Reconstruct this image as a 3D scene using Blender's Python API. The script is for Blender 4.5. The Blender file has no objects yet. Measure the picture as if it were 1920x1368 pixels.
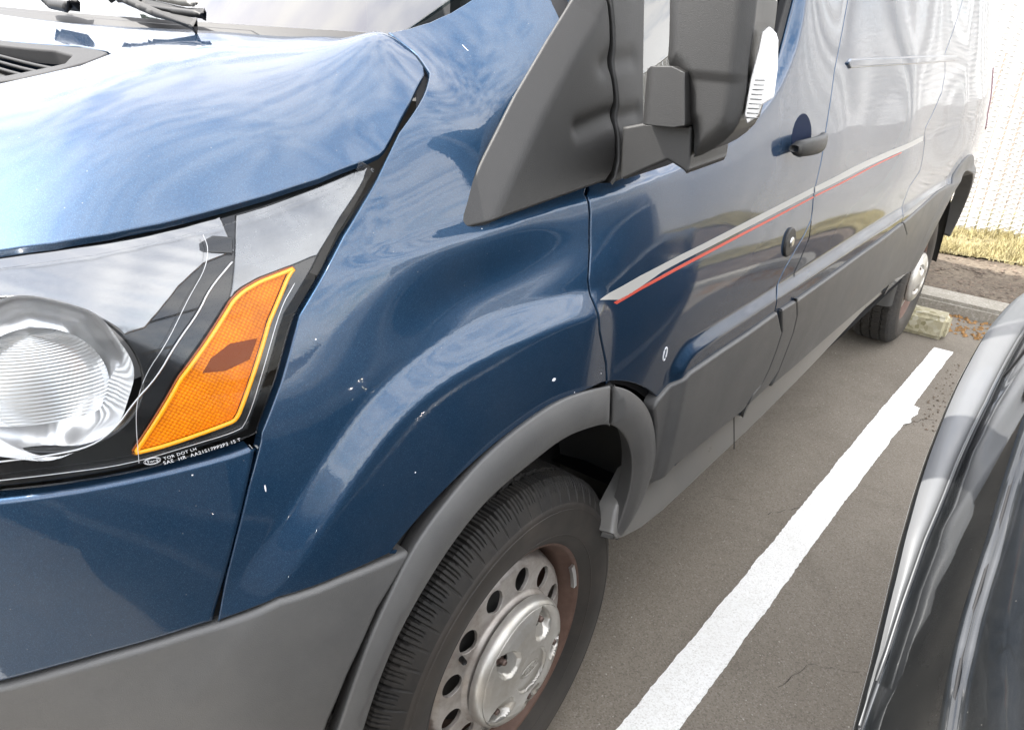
import bpy, math, random
import numpy as np
from mathutils import Vector, Matrix
from mathutils.geometry import delaunay_2d_cdt
CAM_LOC=(-0.8666, -1.5482, 1.4019)
CAM_R=(0.60873, -0.7913, 0.05735)
CAM_U=(0.29531, 0.29308, 0.90934)
CAM_F=(0.73637, 0.5366, -0.41209)
FOCAL=1431.18
TR = {
 'hood_edge': [(-0.6171, 1.191), (-0.5818, 1.1956), (-0.542, 1.2005), (-0.4975, 1.2059), (-0.4481, 1.2137), (-0.3946, 1.2235), (-0.3351, 1.2358), (-0.2713, 1.2499), (-0.2534, 1.2541), (-0.2431, 1.2588), (-0.2115, 1.2798), (-0.1741, 1.3039), (-0.1354, 1.3255), (-0.1206, 1.332), (-0.1099, 1.3404), (-0.105, 1.3505), (-0.1035, 1.3601), (-0.1048, 1.3692), (-0.1094, 1.3764)],
 'fender_front': [(-0.5391, 0.7938), (-0.523, 0.8489), (-0.5089, 0.8907), (-0.4887, 0.948), (-0.4708, 0.9927), (-0.4683, 1.0021), (-0.4404, 1.05), (-0.4176, 1.0934), (-0.4065, 1.1124), (-0.3677, 1.1507), (-0.3356, 1.1821), (-0.3011, 1.2109), (-0.2503, 1.2497), (-0.2148, 1.2757), (-0.1414, 1.3184), (-0.1117, 1.3359), (-0.1023, 1.3534), (-0.1069, 1.3783), (-0.0768, 1.3845), (-0.0463, 1.3937), (-0.0153, 1.4071), (0.0042, 1.4181), (0.0193, 1.4276)],
 'fender_seam_top': [(0.0901, 1.4288), (0.0823, 1.3945)],
 'door_seam': [(0.0595, 1.1826), (0.0607, 1.1576), (0.0572, 1.1056), (0.0492, 1.0666), (0.0505, 1.0419), (0.0671, 0.9853), (0.1069, 0.9185), (0.1204, 0.8789)],
 'bumper_bottom': [(-0.5391, 0.7938), (-0.5851, 0.7841), (-0.6274, 0.7751), (-0.6676, 0.7637), (-0.7065, 0.751)],
 'bumper_top': [(-0.4709, 0.9921), (-0.5002, 0.9877), (-0.5589, 0.9818), (-0.618, 0.9754), (-0.671, 0.9707)],
 'lower_top': [(-0.3222, 0.7972), (-0.4117, 0.8084), (-0.4839, 0.8113), (-0.5389, 0.7951)],
 'lens': [(-0.2817, 1.2526), (-0.2718, 1.2453), (-0.2676, 1.2403), (-0.2855, 1.2275), (-0.3399, 1.1826), (-0.3699, 1.151), (-0.4109, 1.1111), (-0.4219, 1.0939), (-0.4445, 1.0507), (-0.4675, 1.0112), (-0.4712, 1.0017), (-0.4908, 0.9976), (-0.5339, 0.9911), (-0.5761, 0.9841), (-0.6287, 0.9793), (-0.6698, 0.9769), (-0.7115, 0.9616), (-0.7686, 0.9496), (-0.7183, 1.1435), (-0.6607, 1.1692), (-0.6212, 1.1793), (-0.5862, 1.1843), (-0.5471, 1.1887), (-0.5028, 1.1943), (-0.4539, 1.2016), (-0.4005, 1.2119), (-0.3404, 1.2262), (-0.2991, 1.2373)],
 'amber': [(-0.3891, 1.1551), (-0.3998, 1.1538), (-0.4289, 1.1473), (-0.4473, 1.1405), (-0.4598, 1.1327), (-0.5236, 1.0685), (-0.5619, 1.0154), (-0.5729, 1.0001), (-0.5697, 0.9978), (-0.5516, 1.0001), (-0.4846, 1.0136), (-0.4786, 1.0197), (-0.4297, 1.1055), (-0.4021, 1.1407)],
 'amber_patch': [(-0.4462, 1.0929), (-0.4723, 1.0925), (-0.4922, 1.0817), (-0.5026, 1.069), (-0.4824, 1.0672), (-0.458, 1.074)],
 'housing_line_a': [(-0.4646, 1.193), (-0.4648, 1.1819), (-0.4749, 1.1644), (-0.4953, 1.1443), (-0.5071, 1.1307), (-0.5291, 1.1029), (-0.5495, 1.0802), (-0.5618, 1.0554), (-0.5672, 1.0309), (-0.5715, 0.992)],
 'housing_line_b': [(-0.4447, 1.1655), (-0.4739, 1.144), (-0.4897, 1.1248), (-0.5169, 1.0994), (-0.5392, 1.0705), (-0.5613, 1.0491), (-0.578, 1.0261), (-0.5989, 1.0097), (-0.627, 1.0047), (-0.6614, 1.0015), (-0.7135, 0.993)],
 'housing_line_c': [(-0.3959, 1.1399), (-0.4176, 1.1181), (-0.445, 1.0698), (-0.4753, 1.0096), (-0.4861, 1.0043), (-0.5278, 0.9995), (-0.5789, 0.9896), (-0.6238, 0.9877), (-0.6653, 0.9846), (-0.717, 0.9795)],
 'rib1': [(-0.5411, 1.118), (-0.4863, 1.1267)],
 'rib2': [(-0.543, 1.0922), (-0.5163, 1.096)],
 'rib3': [(-0.5489, 1.0661), (-0.5409, 1.0669)],
 'dark_patch': [(-0.4347, 1.1873), (-0.4527, 1.1907), (-0.4807, 1.1818), (-0.4685, 1.1758), (-0.4415, 1.1722)],
 'silver_panel': [(-0.2654, 1.2401), (-0.2872, 1.2374), (-0.3295, 1.2271), (-0.391, 1.2125), (-0.4236, 1.206), (-0.4425, 1.1644), (-0.4574, 1.133), (-0.4441, 1.14), (-0.4257, 1.1466), (-0.387, 1.155), (-0.3675, 1.1598), (-0.3603, 1.1607), (-0.3207, 1.1952), (-0.2766, 1.2282)],
 'silver_top': [(-0.428, 1.1995), (-0.51, 1.1844), (-0.6178, 1.1755), (-0.682, 1.1601), (-0.6998, 1.0935), (-0.6382, 1.1026), (-0.6067, 1.1349), (-0.5821, 1.1479), (-0.5695, 1.1414), (-0.558, 1.112), (-0.5446, 1.1256), (-0.5032, 1.1581), (-0.4788, 1.174), (-0.4337, 1.1866)],
 'bowl_c': [(-0.6143, 1.079)],
 'text1': [(-0.5552, 0.9894), (-0.4885, 0.9994)],
 'text0': [(-0.5544, 0.9942), (-0.5274, 0.9991)],
 'oval': [(-0.5697, 0.9941), (-0.5567, 0.9955)],
 'cover_a': [(0.0859, 1.4561), (0.0638, 1.4297), (0.0142, 1.384), (-0.0557, 1.3165), (-0.1201, 1.2457), (-0.1755, 1.1795), (-0.1805, 1.1703), (-0.1751, 1.1636), (0.0838, 1.1969), (0.0991, 1.2086), (0.1083, 1.2281), (0.1108, 1.253), (0.1105, 1.2743), (0.1141, 1.2987), (0.1127, 1.3194), (0.1105, 1.3433), (0.1129, 1.3669), (0.1141, 1.4), (0.1118, 1.4324), (0.1089, 1.4577)],
 'cover_b': [(0.1089, 1.4577), (0.1118, 1.4324), (0.1141, 1.4), (0.1129, 1.3669), (0.1105, 1.3433), (0.1127, 1.3194), (0.1141, 1.2987), (0.1105, 1.2743), (0.1108, 1.253), (0.1083, 1.2281), (0.0991, 1.2086), (0.0838, 1.1969), (0.1608, 1.2079), (0.2144, 1.2181), (0.2453, 1.226), (0.2481, 1.2661), (0.1987, 1.2727), (0.1746, 1.2781), (0.1749, 1.3114), (0.178, 1.3468), (0.1835, 1.3956), (0.1883, 1.4367), (0.1907, 1.4636)],
 'dent_a': [(0.0098, 1.2528), (0.0291, 1.2781), (0.0616, 1.2918), (0.1196, 1.3003)],
 'dent_b': [(0.0806, 1.3411), (0.099, 1.3622), (0.1257, 1.3746)],
 'seam1': [(1.2716, 1.5204), (1.2394, 1.4897), (1.1847, 1.4128), (1.129, 1.3373), (1.1035, 1.2679), (1.0775, 1.2101), (1.055, 1.1399), (1.0404, 1.0921), (1.0344, 1.0652), (1.0316, 1.0041), (0.9965, 0.9751), (0.958, 0.9536), (0.8963, 0.9114), (0.869, 0.877), (0.8429, 0.8536), (0.8486, 0.8198), (0.9332, 0.7437), (0.9323, 0.6973), (0.9221, 0.6452), (0.9007, 0.6084), (0.8473, 0.5959), (0.8293, 0.5428)],
 'seam_flap': [(1.0331, 1.0), (1.0382, 0.9575), (1.0092, 0.9174), (0.9819, 0.8797), (0.9754, 0.8217), (1.025, 0.7632), (1.0372, 0.7137), (1.019, 0.6045)],
 'seam2': [(2.8379, 1.6177), (2.7722, 1.5677), (2.6412, 1.4709), (2.4992, 1.3781), (2.5416, 1.3051), (2.4962, 1.2416), (2.369, 1.1827), (2.2569, 1.135), (2.2775, 1.0793), (2.2779, 0.9866), (2.1479, 0.9452), (2.1038, 0.859), (2.1121, 0.8201), (2.2733, 0.7526), (2.3219, 0.6804), (2.3401, 0.6115), (2.2716, 0.5161)],
 'clad_top_door': [(0.2922, 0.7694), (0.2992, 0.7836), (0.3238, 0.7936), (0.3561, 0.8052), (0.3908, 0.8173), (0.5375, 0.8175), (0.6795, 0.8156), (0.8497, 0.8181)],
 'clad_top_side': [(0.8753, 0.8168), (0.9854, 0.8136), (1.2972, 0.8146), (1.7483, 0.8186), (2.102, 0.8276)],
 'clad_bot_door': [(0.3608, 0.5674), (0.4282, 0.5891), (0.5946, 0.577), (0.802, 0.5662), (0.8176, 0.5677)],
 'sill_bot': [(0.2285, 0.5006), (0.2814, 0.4827), (0.3451, 0.4694), (0.4385, 0.4629), (0.583, 0.4628), (0.7317, 0.4637), (0.9185, 0.4637), (1.1355, 0.4683), (1.3853, 0.4753), (1.6932, 0.4893), (2.0444, 0.5057)],
 'stripe_s': [(0.0709, 1.032), (0.1117, 1.0362), (0.1882, 1.0438), (0.3798, 1.052), (0.6175, 1.063), (1.0225, 1.0805), (1.0301, 1.0658), (0.6223, 1.0495), (0.3826, 1.04), (0.2628, 1.0341), (0.1335, 1.0169)],
 'stripe_r': [(0.1137, 1.0172), (0.1915, 1.0246), (0.3834, 1.0341), (0.6236, 1.0439), (1.0331, 1.0579), (1.0342, 1.054), (0.6245, 1.0385), (0.3838, 1.0283), (0.1923, 1.0191), (0.1236, 1.0123)],
 'stripe_s2': [(1.0346, 1.0803), (1.3681, 1.0915), (2.2319, 1.1098), (2.2426, 1.0928), (1.3787, 1.0735), (1.0423, 1.0655)],
 'stripe_r2': [(1.0448, 1.0589), (1.3812, 1.0662), (1.9128, 1.0836), (1.9138, 1.0802), (1.3822, 1.0619), (1.0459, 1.055)],
 'rail': [(1.3348, 1.3544), (1.3692, 1.3533), (2.4697, 1.3645), (2.8451, 1.3665), (2.8479, 1.3606), (2.4742, 1.3568), (1.737, 1.3462), (1.3827, 1.3412)],
 'handle': [(0.8256, 1.1835), (1.0612, 1.1869)],
 'handle_pts': [(0.8183, 1.1859), (1.0621, 1.2017), (0.8975, 1.1637), (1.05, 1.1584), (0.9418, 1.2244)],
 'lock': [(0.8574, 0.983)],
 'chips': [(-0.0356, 0.9388), (-0.0341, 0.9359), (-0.4731, 0.9398), (-0.5347, 0.9728), (-0.0244, 1.3629), (0.3005, 0.8778), (0.0943, 0.9056), (0.0186, 0.9005)],
 'tail': [(4.8084, 1.6684), (4.5512, 1.5749), (4.1637, 1.4857), (3.6876, 1.407), (3.4789, 1.3696)],
 'arch_out': [(-0.4489, 0.536), (-0.4435, 0.5576), (-0.4351, 0.5781), (-0.4123, 0.6442), (-0.3798, 0.7185), (-0.3222, 0.7972), (-0.2889, 0.8266), (-0.2576, 0.8477), (-0.2252, 0.8668), (-0.1915, 0.8831), (-0.1406, 0.8986), (-0.0859, 0.9083), (-0.051, 0.912), (-0.0139, 0.9114), (0.0414, 0.904), (0.1184, 0.8797)],
 'arch_in': [(-0.4027, 0.4964), (-0.3951, 0.5459), (-0.3728, 0.615), (-0.3474, 0.6662), (-0.3209, 0.7023), (-0.289, 0.7352), (-0.2565, 0.7643), (-0.2231, 0.788), (-0.1884, 0.807), (-0.1463, 0.8194), (-0.0957, 0.8278), (-0.0359, 0.8389), (0.0237, 0.8365), (0.0809, 0.819), (0.1349, 0.7973)],
 'arch_out2': [(0.1244, 0.8775), (0.1597, 0.8626), (0.1979, 0.8407), (0.2425, 0.8064), (0.2818, 0.7656), (0.3164, 0.714), (0.3484, 0.6455), (0.3494, 0.5899), (0.3355, 0.5345), (0.2988, 0.4939), (0.2613, 0.482)],
 'arch_in2': [(0.1423, 0.7935), (0.1739, 0.7706), (0.2051, 0.7385), (0.2324, 0.6975), (0.2513, 0.6536), (0.2617, 0.5994), (0.2552, 0.5493), (0.2445, 0.5041)],
 'grille': [(-0.3833, -0.2764), (-0.3503, -0.4379), (-0.3559, -0.5271), (-0.3996, -0.537), (-0.4768, -0.4999)],
 'mirror_head': [(-1.0703, 1.4665), (-1.0816, 1.398), (-1.0847, 1.3592), (-1.1018, 1.3515), (-1.1129, 1.3403), (-1.1239, 1.2948), (-1.1329, 1.2928), (-1.1378, 1.255), (-1.1487, 1.254), (-1.177, 1.2727), (-1.196, 1.2974), (-1.1993, 1.3248), (-1.1971, 1.3821), (-1.1959, 1.4259), (-1.1912, 1.468)],
 'mirror_pivot': [(-1.0655, 1.3536), (-1.0771, 1.3594), (-1.1088, 1.3618), (-1.1264, 1.3562), (-1.1362, 1.2969), (-1.1213, 1.2926), (-1.0759, 1.2909)],
 'mirror_foot': [(-1.0674, 1.2906), (-1.1331, 1.2947), (-1.137, 1.2623), (-1.1376, 1.2371), (-1.1242, 1.2429), (-1.1068, 1.2495), (-1.0786, 1.2339), (-1.0417, 1.2122), (-1.0366, 1.2817)],
 'mirror_lamp': [(-1.1983, 1.4045), (-1.2045, 1.4103), (-1.2125, 1.4041), (-1.2163, 1.3973), (-1.2219, 1.3671), (-1.2238, 1.3359), (-1.2113, 1.3258), (-1.2087, 1.3125), (-1.1997, 1.3054), (-1.1945, 1.3151), (-1.1943, 1.3534), (-1.1978, 1.3878)],
 'wiper': [(-0.2786, 1.3996), (-0.4206, 1.3731), (-0.4938, 1.3677), (-0.5193, 1.3664), (-0.5012, 1.3721), (-0.3336, 1.4012)],
 'blade': [(-0.3464, 1.3938), (-0.3621, 1.3858), (-0.4693, 1.3771), (-0.5164, 1.3785), (-0.5228, 1.3854), (-0.5047, 1.3899)],
 'bracket': [(-0.3031, 1.4015), (-0.4588, 1.3899), (-0.488, 1.3903), (-0.4934, 1.3978), (-0.4757, 1.4066)],
 'wiper2': [(-0.1526, 1.3908), (-0.1898, 1.3726), (-0.2406, 1.3702), (-0.253, 1.3896)],
 'hood3': [(-0.6171, -0.8034, 1.191), (-0.5818, -0.8259, 1.1956), (-0.542, -0.843, 1.2005), (-0.4975, -0.8567, 1.2059), (-0.4481, -0.8688, 1.2137), (-0.3946, -0.8817, 1.2235), (-0.3351, -0.8934, 1.2358), (-0.2713, -0.8986, 1.2499), (-0.2534, -0.8986, 1.2541), (-0.2431, -0.8965, 1.2588), (-0.2115, -0.8844, 1.2798), (-0.1741, -0.8691, 1.3039), (-0.1354, -0.8494, 1.3255), (-0.1206, -0.8416, 1.332), (-0.1099, -0.8295, 1.3404), (-0.105, -0.8125, 1.3505), (-0.1035, -0.7948, 1.3601), (-0.1048, -0.7768, 1.3692), (-0.1094, -0.7613, 1.3764)],
}
scene=bpy.context.scene
COL=scene.collection
random.seed(7); rng=np.random.default_rng(7)
# ------------------------------------------------------------ camera
cd=bpy.data.cameras.new('camera'); cam=bpy.data.objects.new('camera',cd); COL.objects.link(cam)
M=Matrix((CAM_R,CAM_U,tuple(-c for c in CAM_F))).transposed().to_4x4()
M.translation=Vector(CAM_LOC); cam.matrix_world=M
cd.sensor_width=36; cd.sensor_fit='HORIZONTAL'; cd.lens=36*FOCAL/1920; cd.clip_start=.02; cd.clip_end=2000
scene.camera=cam
# ------------------------------------------------------------ light
SUN=Vector((-.33,.52,.79)).normalized()
scene.view_settings.view_transform='Standard'; scene.view_settings.look='None'
scene.view_settings.exposure=2.3; scene.view_settings.gamma=1; scene.view_settings.use_curve_mapping=False
sd=bpy.data.lights.new('sun','SUN'); sd.energy=2.4; sd.angle=math.radians(.53); sd.color=(1,.955,.89)
so=bpy.data.objects.new('sun',sd); COL.objects.link(so); so.rotation_euler=SUN.to_track_quat('Z','Y').to_euler()
wd=bpy.data.worlds.new('World'); scene.world=wd; wd.use_nodes=True
nt=wd.node_tree; nt.nodes.clear()
def N(nt,t,**k):
    n=nt.nodes.new(t)
    for a,b in k.items():
        if a.startswith('i_'): n.inputs[a[2:].replace('_',' ')].default_value=b
        else: setattr(n,a,b)
    return n
def world():
    out=N(nt,'ShaderNodeOutputWorld'); bg=N(nt,'ShaderNodeBackground'); bg.inputs[1].default_value=.115
    sky=N(nt,'ShaderNodeTexSky',sky_type='NISHITA',sun_disc=False)
    sky.sun_elevation=math.asin(SUN.z); sky.sun_rotation=math.atan2(SUN.x,SUN.y); sky.air_density=1.0; sky.dust_density=1.5
    tc=N(nt,'ShaderNodeTexCoord'); sep=N(nt,'ShaderNodeSeparateXYZ'); nt.links.new(tc.outputs['Generated'],sep.inputs[0])
    zz=N(nt,'ShaderNodeMath',operation='MAXIMUM'); zz.inputs[1].default_value=0; nt.links.new(sep.outputs[2],zz.inputs[0])
    za=N(nt,'ShaderNodeMath',operation='ADD'); za.inputs[1].default_value=.75; nt.links.new(zz.outputs[0],za.inputs[0])
    dv=N(nt,'ShaderNodeVectorMath',operation='DIVIDE'); cb=N(nt,'ShaderNodeCombineXYZ')
    for i in range(3): nt.links.new(za.outputs[0],cb.inputs[i])
    nt.links.new(tc.outputs['Generated'],dv.inputs[0]); nt.links.new(cb.outputs[0],dv.inputs[1])
    mp=N(nt,'ShaderNodeMapping'); mp.inputs['Scale'].default_value=(1.0,1.5,0); mp.inputs['Rotation'].default_value=(0,0,.5)
    nt.links.new(dv.outputs[0],mp.inputs[0])
    n1=N(nt,'ShaderNodeTexNoise'); n1.inputs['Scale'].default_value=2.6; n1.inputs['Detail'].default_value=4; n1.inputs['Roughness'].default_value=.5; n1.inputs['Distortion'].default_value=.5
    nt.links.new(mp.outputs[0],n1.inputs['Vector'])
    n2=N(nt,'ShaderNodeTexNoise'); n2.inputs['Scale'].default_value=17; n2.inputs['Detail'].default_value=4; n2.inputs['Roughness'].default_value=.5
    nt.links.new(mp.outputs[0],n2.inputs['Vector'])
    mx=N(nt,'ShaderNodeMath',operation='MULTIPLY_ADD'); mx.inputs[1].default_value=.75; nt.links.new(n2.outputs[0],mx.inputs[0]); nt.links.new(n1.outputs[0],mx.inputs[2])
    rp=N(nt,'ShaderNodeMapRange'); rp.inputs[1].default_value=.66; rp.inputs[2].default_value=.97; rp.inputs[3].default_value=.15; rp.inputs[4].default_value=.88
    nt.links.new(mx.outputs[0],rp.inputs[0])
    # clouds thicken towards the horizon
    hz=N(nt,'ShaderNodeMapRange'); hz.inputs[1].default_value=0; hz.inputs[2].default_value=.45; hz.inputs[3].default_value=.30; hz.inputs[4].default_value=0
    nt.links.new(zz.outputs[0],hz.inputs[0])
    ad=N(nt,'ShaderNodeMath',operation='MAXIMUM'); nt.links.new(rp.outputs[0],ad.inputs[0]); nt.links.new(hz.outputs[0],ad.inputs[1])
    mc=N(nt,'ShaderNodeMix',data_type='RGBA'); nt.links.new(ad.outputs[0],mc.inputs[0]); nt.links.new(sky.outputs[0],mc.inputs[6]); mc.inputs[7].default_value=(9.3,9.05,8.75,1)
    nt.links.new(mc.outputs[2],bg.inputs[0]); nt.links.new(bg.outputs[0],out.inputs[0])
world()
# ------------------------------------------------------------ materials
def mat(name):
    m=bpy.data.materials.new(name); m.use_nodes=True; t=m.node_tree
    return m,t,t.nodes['Principled BSDF']
def simple(name,col,rough=.5,metal=0,bump=0,bscale=400,coat=0,spec=.5,var=0,vscale=6,dirt=None,dscale=9,damt=.5):
    m,t,b=mat(name)
    b.inputs['Base Color'].default_value=(*col,1); b.inputs['Roughness'].default_value=rough; b.inputs['Metallic'].default_value=metal
    b.inputs['Coat Weight'].default_value=coat; b.inputs['Coat Roughness'].default_value=.03; b.inputs['Specular IOR Level'].default_value=spec
    tc=N(t,'ShaderNodeTexCoord')
    c=None
    if var:
        n=N(t,'ShaderNodeTexNoise'); n.inputs['Scale'].default_value=vscale; n.inputs['Detail'].default_value=8; n.inputs['Roughness'].default_value=.65; t.links.new(tc.outputs['Object'],n.inputs['Vector'])
        mr=N(t,'ShaderNodeMapRange'); mr.inputs[1].default_value=.3; mr.inputs[2].default_value=.7; mr.inputs[3].default_value=1-var; mr.inputs[4].default_value=1+var; t.links.new(n.outputs[0],mr.inputs[0])
        vm=N(t,'ShaderNodeVectorMath',operation='SCALE'); vm.inputs[0].default_value=col; t.links.new(mr.outputs[0],vm.inputs['Scale'])
        c=vm.outputs[0]; t.links.new(c,b.inputs['Base Color'])
        r2=N(t,'ShaderNodeMapRange'); r2.inputs[1].default_value=.3; r2.inputs[2].default_value=.7; r2.inputs[3].default_value=max(.02,rough-.08); r2.inputs[4].default_value=min(1,rough+.08); t.links.new(n.outputs[0],r2.inputs[0]); t.links.new(r2.outputs[0],b.inputs['Roughness'])
    if dirt:
        n=N(t,'ShaderNodeTexNoise'); n.inputs['Scale'].default_value=dscale; n.inputs['Detail'].default_value=10; n.inputs['Roughness'].default_value=.75; t.links.new(tc.outputs['Object'],n.inputs['Vector'])
        mr=N(t,'ShaderNodeMapRange'); mr.inputs[1].default_value=.38; mr.inputs[2].default_value=.68; mr.inputs[3].default_value=0; mr.inputs[4].default_value=damt; t.links.new(n.outputs[0],mr.inputs[0])
        mi=N(t,'ShaderNodeMix',data_type='RGBA'); t.links.new(mr.outputs[0],mi.inputs[0]); mi.inputs[7].default_value=(*dirt,1)
        if c: t.links.new(c,mi.inputs[6])
        else: mi.inputs[6].default_value=(*col,1)
        t.links.new(mi.outputs[2],b.inputs['Base Color'])
    if bump:
        n=N(t,'ShaderNodeTexNoise'); n.inputs['Scale'].default_value=bscale; n.inputs['Detail'].default_value=3; t.links.new(tc.outputs['Object'],n.inputs['Vector'])
        bp=N(t,'ShaderNodeBump'); bp.inputs['Strength'].default_value=bump; bp.inputs['Distance'].default_value=.001; t.links.new(n.outputs[0],bp.inputs['Height']); t.links.new(bp.outputs[0],b.inputs['Normal'])
    return m
def paint(name,col,flake,rough,metal,peel=.10):
    m,t,b=mat(name); tc=N(t,'ShaderNodeTexCoord')
    b.inputs['Metallic'].default_value=metal; b.inputs['Roughness'].default_value=rough; b.inputs['Specular Tint'].default_value=(.14,.17,.22,1)
    b.inputs['Coat Weight'].default_value=1; b.inputs['Coat Roughness'].default_value=.022; b.inputs['Coat IOR'].default_value=1.55
    n=N(t,'ShaderNodeTexNoise'); n.inputs['Scale'].default_value=1500; n.inputs['Detail'].default_value=1; t.links.new(tc.outputs['Object'],n.inputs['Vector'])
    mr=N(t,'ShaderNodeMapRange'); mr.inputs[1].default_value=.52; mr.inputs[2].default_value=.72; t.links.new(n.outputs[0],mr.inputs[0])
    mi=N(t,'ShaderNodeMix',data_type='RGBA'); t.links.new(mr.outputs[0],mi.inputs[0]); mi.inputs[6].default_value=(*col,1); mi.inputs[7].default_value=(*flake,1)
    # a film of road dust in faint patches, with a few specks
    d=N(t,'ShaderNodeTexNoise'); d.inputs['Scale'].default_value=4; d.inputs['Detail'].default_value=9; d.inputs['Roughness'].default_value=.7; t.links.new(tc.outputs['Object'],d.inputs['Vector'])
    dr=N(t,'ShaderNodeMapRange'); dr.inputs[1].default_value=.4; dr.inputs[2].default_value=.75; dr.inputs[3].default_value=0; dr.inputs[4].default_value=.05; t.links.new(d.outputs[0],dr.inputs[0])
    v=N(t,'ShaderNodeTexVoronoi'); v.inputs['Scale'].default_value=55; t.links.new(tc.outputs['Object'],v.inputs['Vector'])
    vr=N(t,'ShaderNodeMapRange'); vr.inputs[1].default_value=.045; vr.inputs[2].default_value=.03; vr.inputs[3].default_value=0; vr.inputs[4].default_value=.35; t.links.new(v.outputs['Distance'],vr.inputs[0])
    ds=N(t,'ShaderNodeMath',operation='MAXIMUM'); t.links.new(dr.outputs[0],ds.inputs[0]); t.links.new(vr.outputs[0],ds.inputs[1])
    m2=N(t,'ShaderNodeMix',data_type='RGBA'); t.links.new(ds.outputs[0],m2.inputs[0]); t.links.new(mi.outputs[2],m2.inputs[6]); m2.inputs[7].default_value=(.32,.31,.29,1)
    t.links.new(m2.outputs[2],b.inputs['Base Color'])
    o=N(t,'ShaderNodeTexNoise'); o.inputs['Scale'].default_value=330; o.inputs['Detail'].default_value=1; t.links.new(tc.outputs['Object'],o.inputs['Vector'])
    bp=N(t,'ShaderNodeBump'); bp.inputs['Strength'].default_value=peel; bp.inputs['Distance'].default_value=.00025; t.links.new(o.outputs[0],bp.inputs['Height']); t.links.new(bp.outputs[0],b.inputs['Coat Normal'])
    return m
M_BLUE=paint('blue_paint',(.0105,.036,.080),(.036,.092,.165),.44,.68)
M_DARKCAR=paint('dark_paint',(.004,.005,.006),(.012,.014,.016),.4,.2,.03)
M_GREY=simple('grey_moulded_plastic',(.074,.0745,.0745),.46,bump=.35,bscale=900,var=.10,vscale=5,dirt=(.14,.135,.125),damt=.25)
M_MIRROR=simple('dark_textured_plastic',(.0165,.0162,.0158),.46,bump=.5,bscale=1300,var=.05,vscale=4)
M_SILL=simple('grey_sill_plastic',(.16,.158,.152),.33,var=.12,vscale=7,dirt=(.2,.185,.16),damt=.35)
M_BLACK=simple('black_plastic',(.010,.010,.011),.5,bump=.1,spec=.3)
M_VENT=simple('matt_vent_plastic',(.030,.030,.031),.62,spec=.22,bump=.3,bscale=900)
M_LINER=simple('shut_gap_black',(.004,.004,.005),.7)
M_WELL=simple('wheel_well_felt',(.055,.056,.055),.9,bump=.6,bscale=120,dirt=(.06,.052,.04),damt=.5)
M_RUBBER=simple('tyre_rubber',(.016,.0155,.015),.72,bump=.25,bscale=260,dirt=(.055,.047,.038),dscale=14,damt=.45)
M_RUBBERW=simple('side_wall_rubber',(.026,.024,.022),.62,dirt=(.062,.052,.044),dscale=7,damt=.7)
M_STEEL=simple('silver_wheel_paint',(.52,.495,.465),.42,metal=.55,var=.10,vscale=14,dirt=(.21,.155,.12),dscale=22,damt=.6,bump=.1,bscale=500)
M_RUST=simple('dusty_brown_rim',(.16,.10,.078),.6,metal=.25,var=.2,vscale=18,dirt=(.10,.055,.04),dscale=40,damt=.7)
M_CAP=simple('silver_cap_plastic',(.52,.51,.48),.34,metal=.6,var=.05,vscale=9,dirt=(.30,.26,.20),dscale=25,damt=.45,bump=.08)
M_NUT=simple('rusty_nut',(.14,.10,.085),.55,metal=.5,var=.3,vscale=60)
M_CHROME=simple('mirror_chrome',(.86,.86,.86),.06,metal=1)
M_SATIN=simple('satin_reflector',(.62,.63,.64),.28,metal=1)
M_BEZEL=simple('lamp_bezel',(.010,.011,.012),.12,spec=.6)
M_WHITE=simple('white_etching',(.55,.56,.58),.5)
M_GREYTRIM=simple('grey_stripe_vinyl',(.33,.325,.31),.45,coat=.1)
M_RED=simple('red_stripe_vinyl',(.42,.055,.035),.45,coat=.1)
M_CHIP=simple('bare_primer',(.62,.64,.68),.5)
M_SEAT=simple('cab_cloth',(.08,.08,.085),.9)
M_WIPER=simple('wiper_grey',(.022,.022,.023),.6,spec=.25,bump=.1)
M_SILV=simple('brushed_bracket',(.30,.29,.27),.4,metal=.6)
def glass(name,tint=(.80,.86,.84),refl=1.0,dark=.0):
    m=bpy.data.materials.new(name); m.use_nodes=True; t=m.node_tree; t.nodes.clear()
    o=N(t,'ShaderNodeOutputMaterial'); mx=N(t,'ShaderNodeMixShader'); tr=N(t,'ShaderNodeBsdfTransparent'); gl=N(t,'ShaderNodeBsdfGlossy')
    tr.inputs[0].default_value=(*tint,1); gl.inputs['Roughness'].default_value=.006
    fr=N(t,'ShaderNodeFresnel'); fr.inputs[0].default_value=1.52
    ml=N(t,'ShaderNodeMath',operation='MULTIPLY_ADD'); ml.inputs[1].default_value=refl; ml.inputs[2].default_value=dark; ml.use_clamp=True
    t.links.new(fr.outputs[0],ml.inputs[0]); t.links.new(ml.outputs[0],mx.inputs[0]); t.links.new(tr.outputs[0],mx.inputs[1]); t.links.new(gl.outputs[0],mx.inputs[2]); t.links.new(mx.outputs[0],o.inputs[0])
    return m
M_LENS=glass('clear_lamp_lens',(.95,.955,.96),.42)
M_GLASS=glass('tinted_window_glass',(.16,.20,.18),1.8,.04)
M_SCREEN=glass('windscreen_glass',(.50,.58,.56),2.2,.06)
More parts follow.
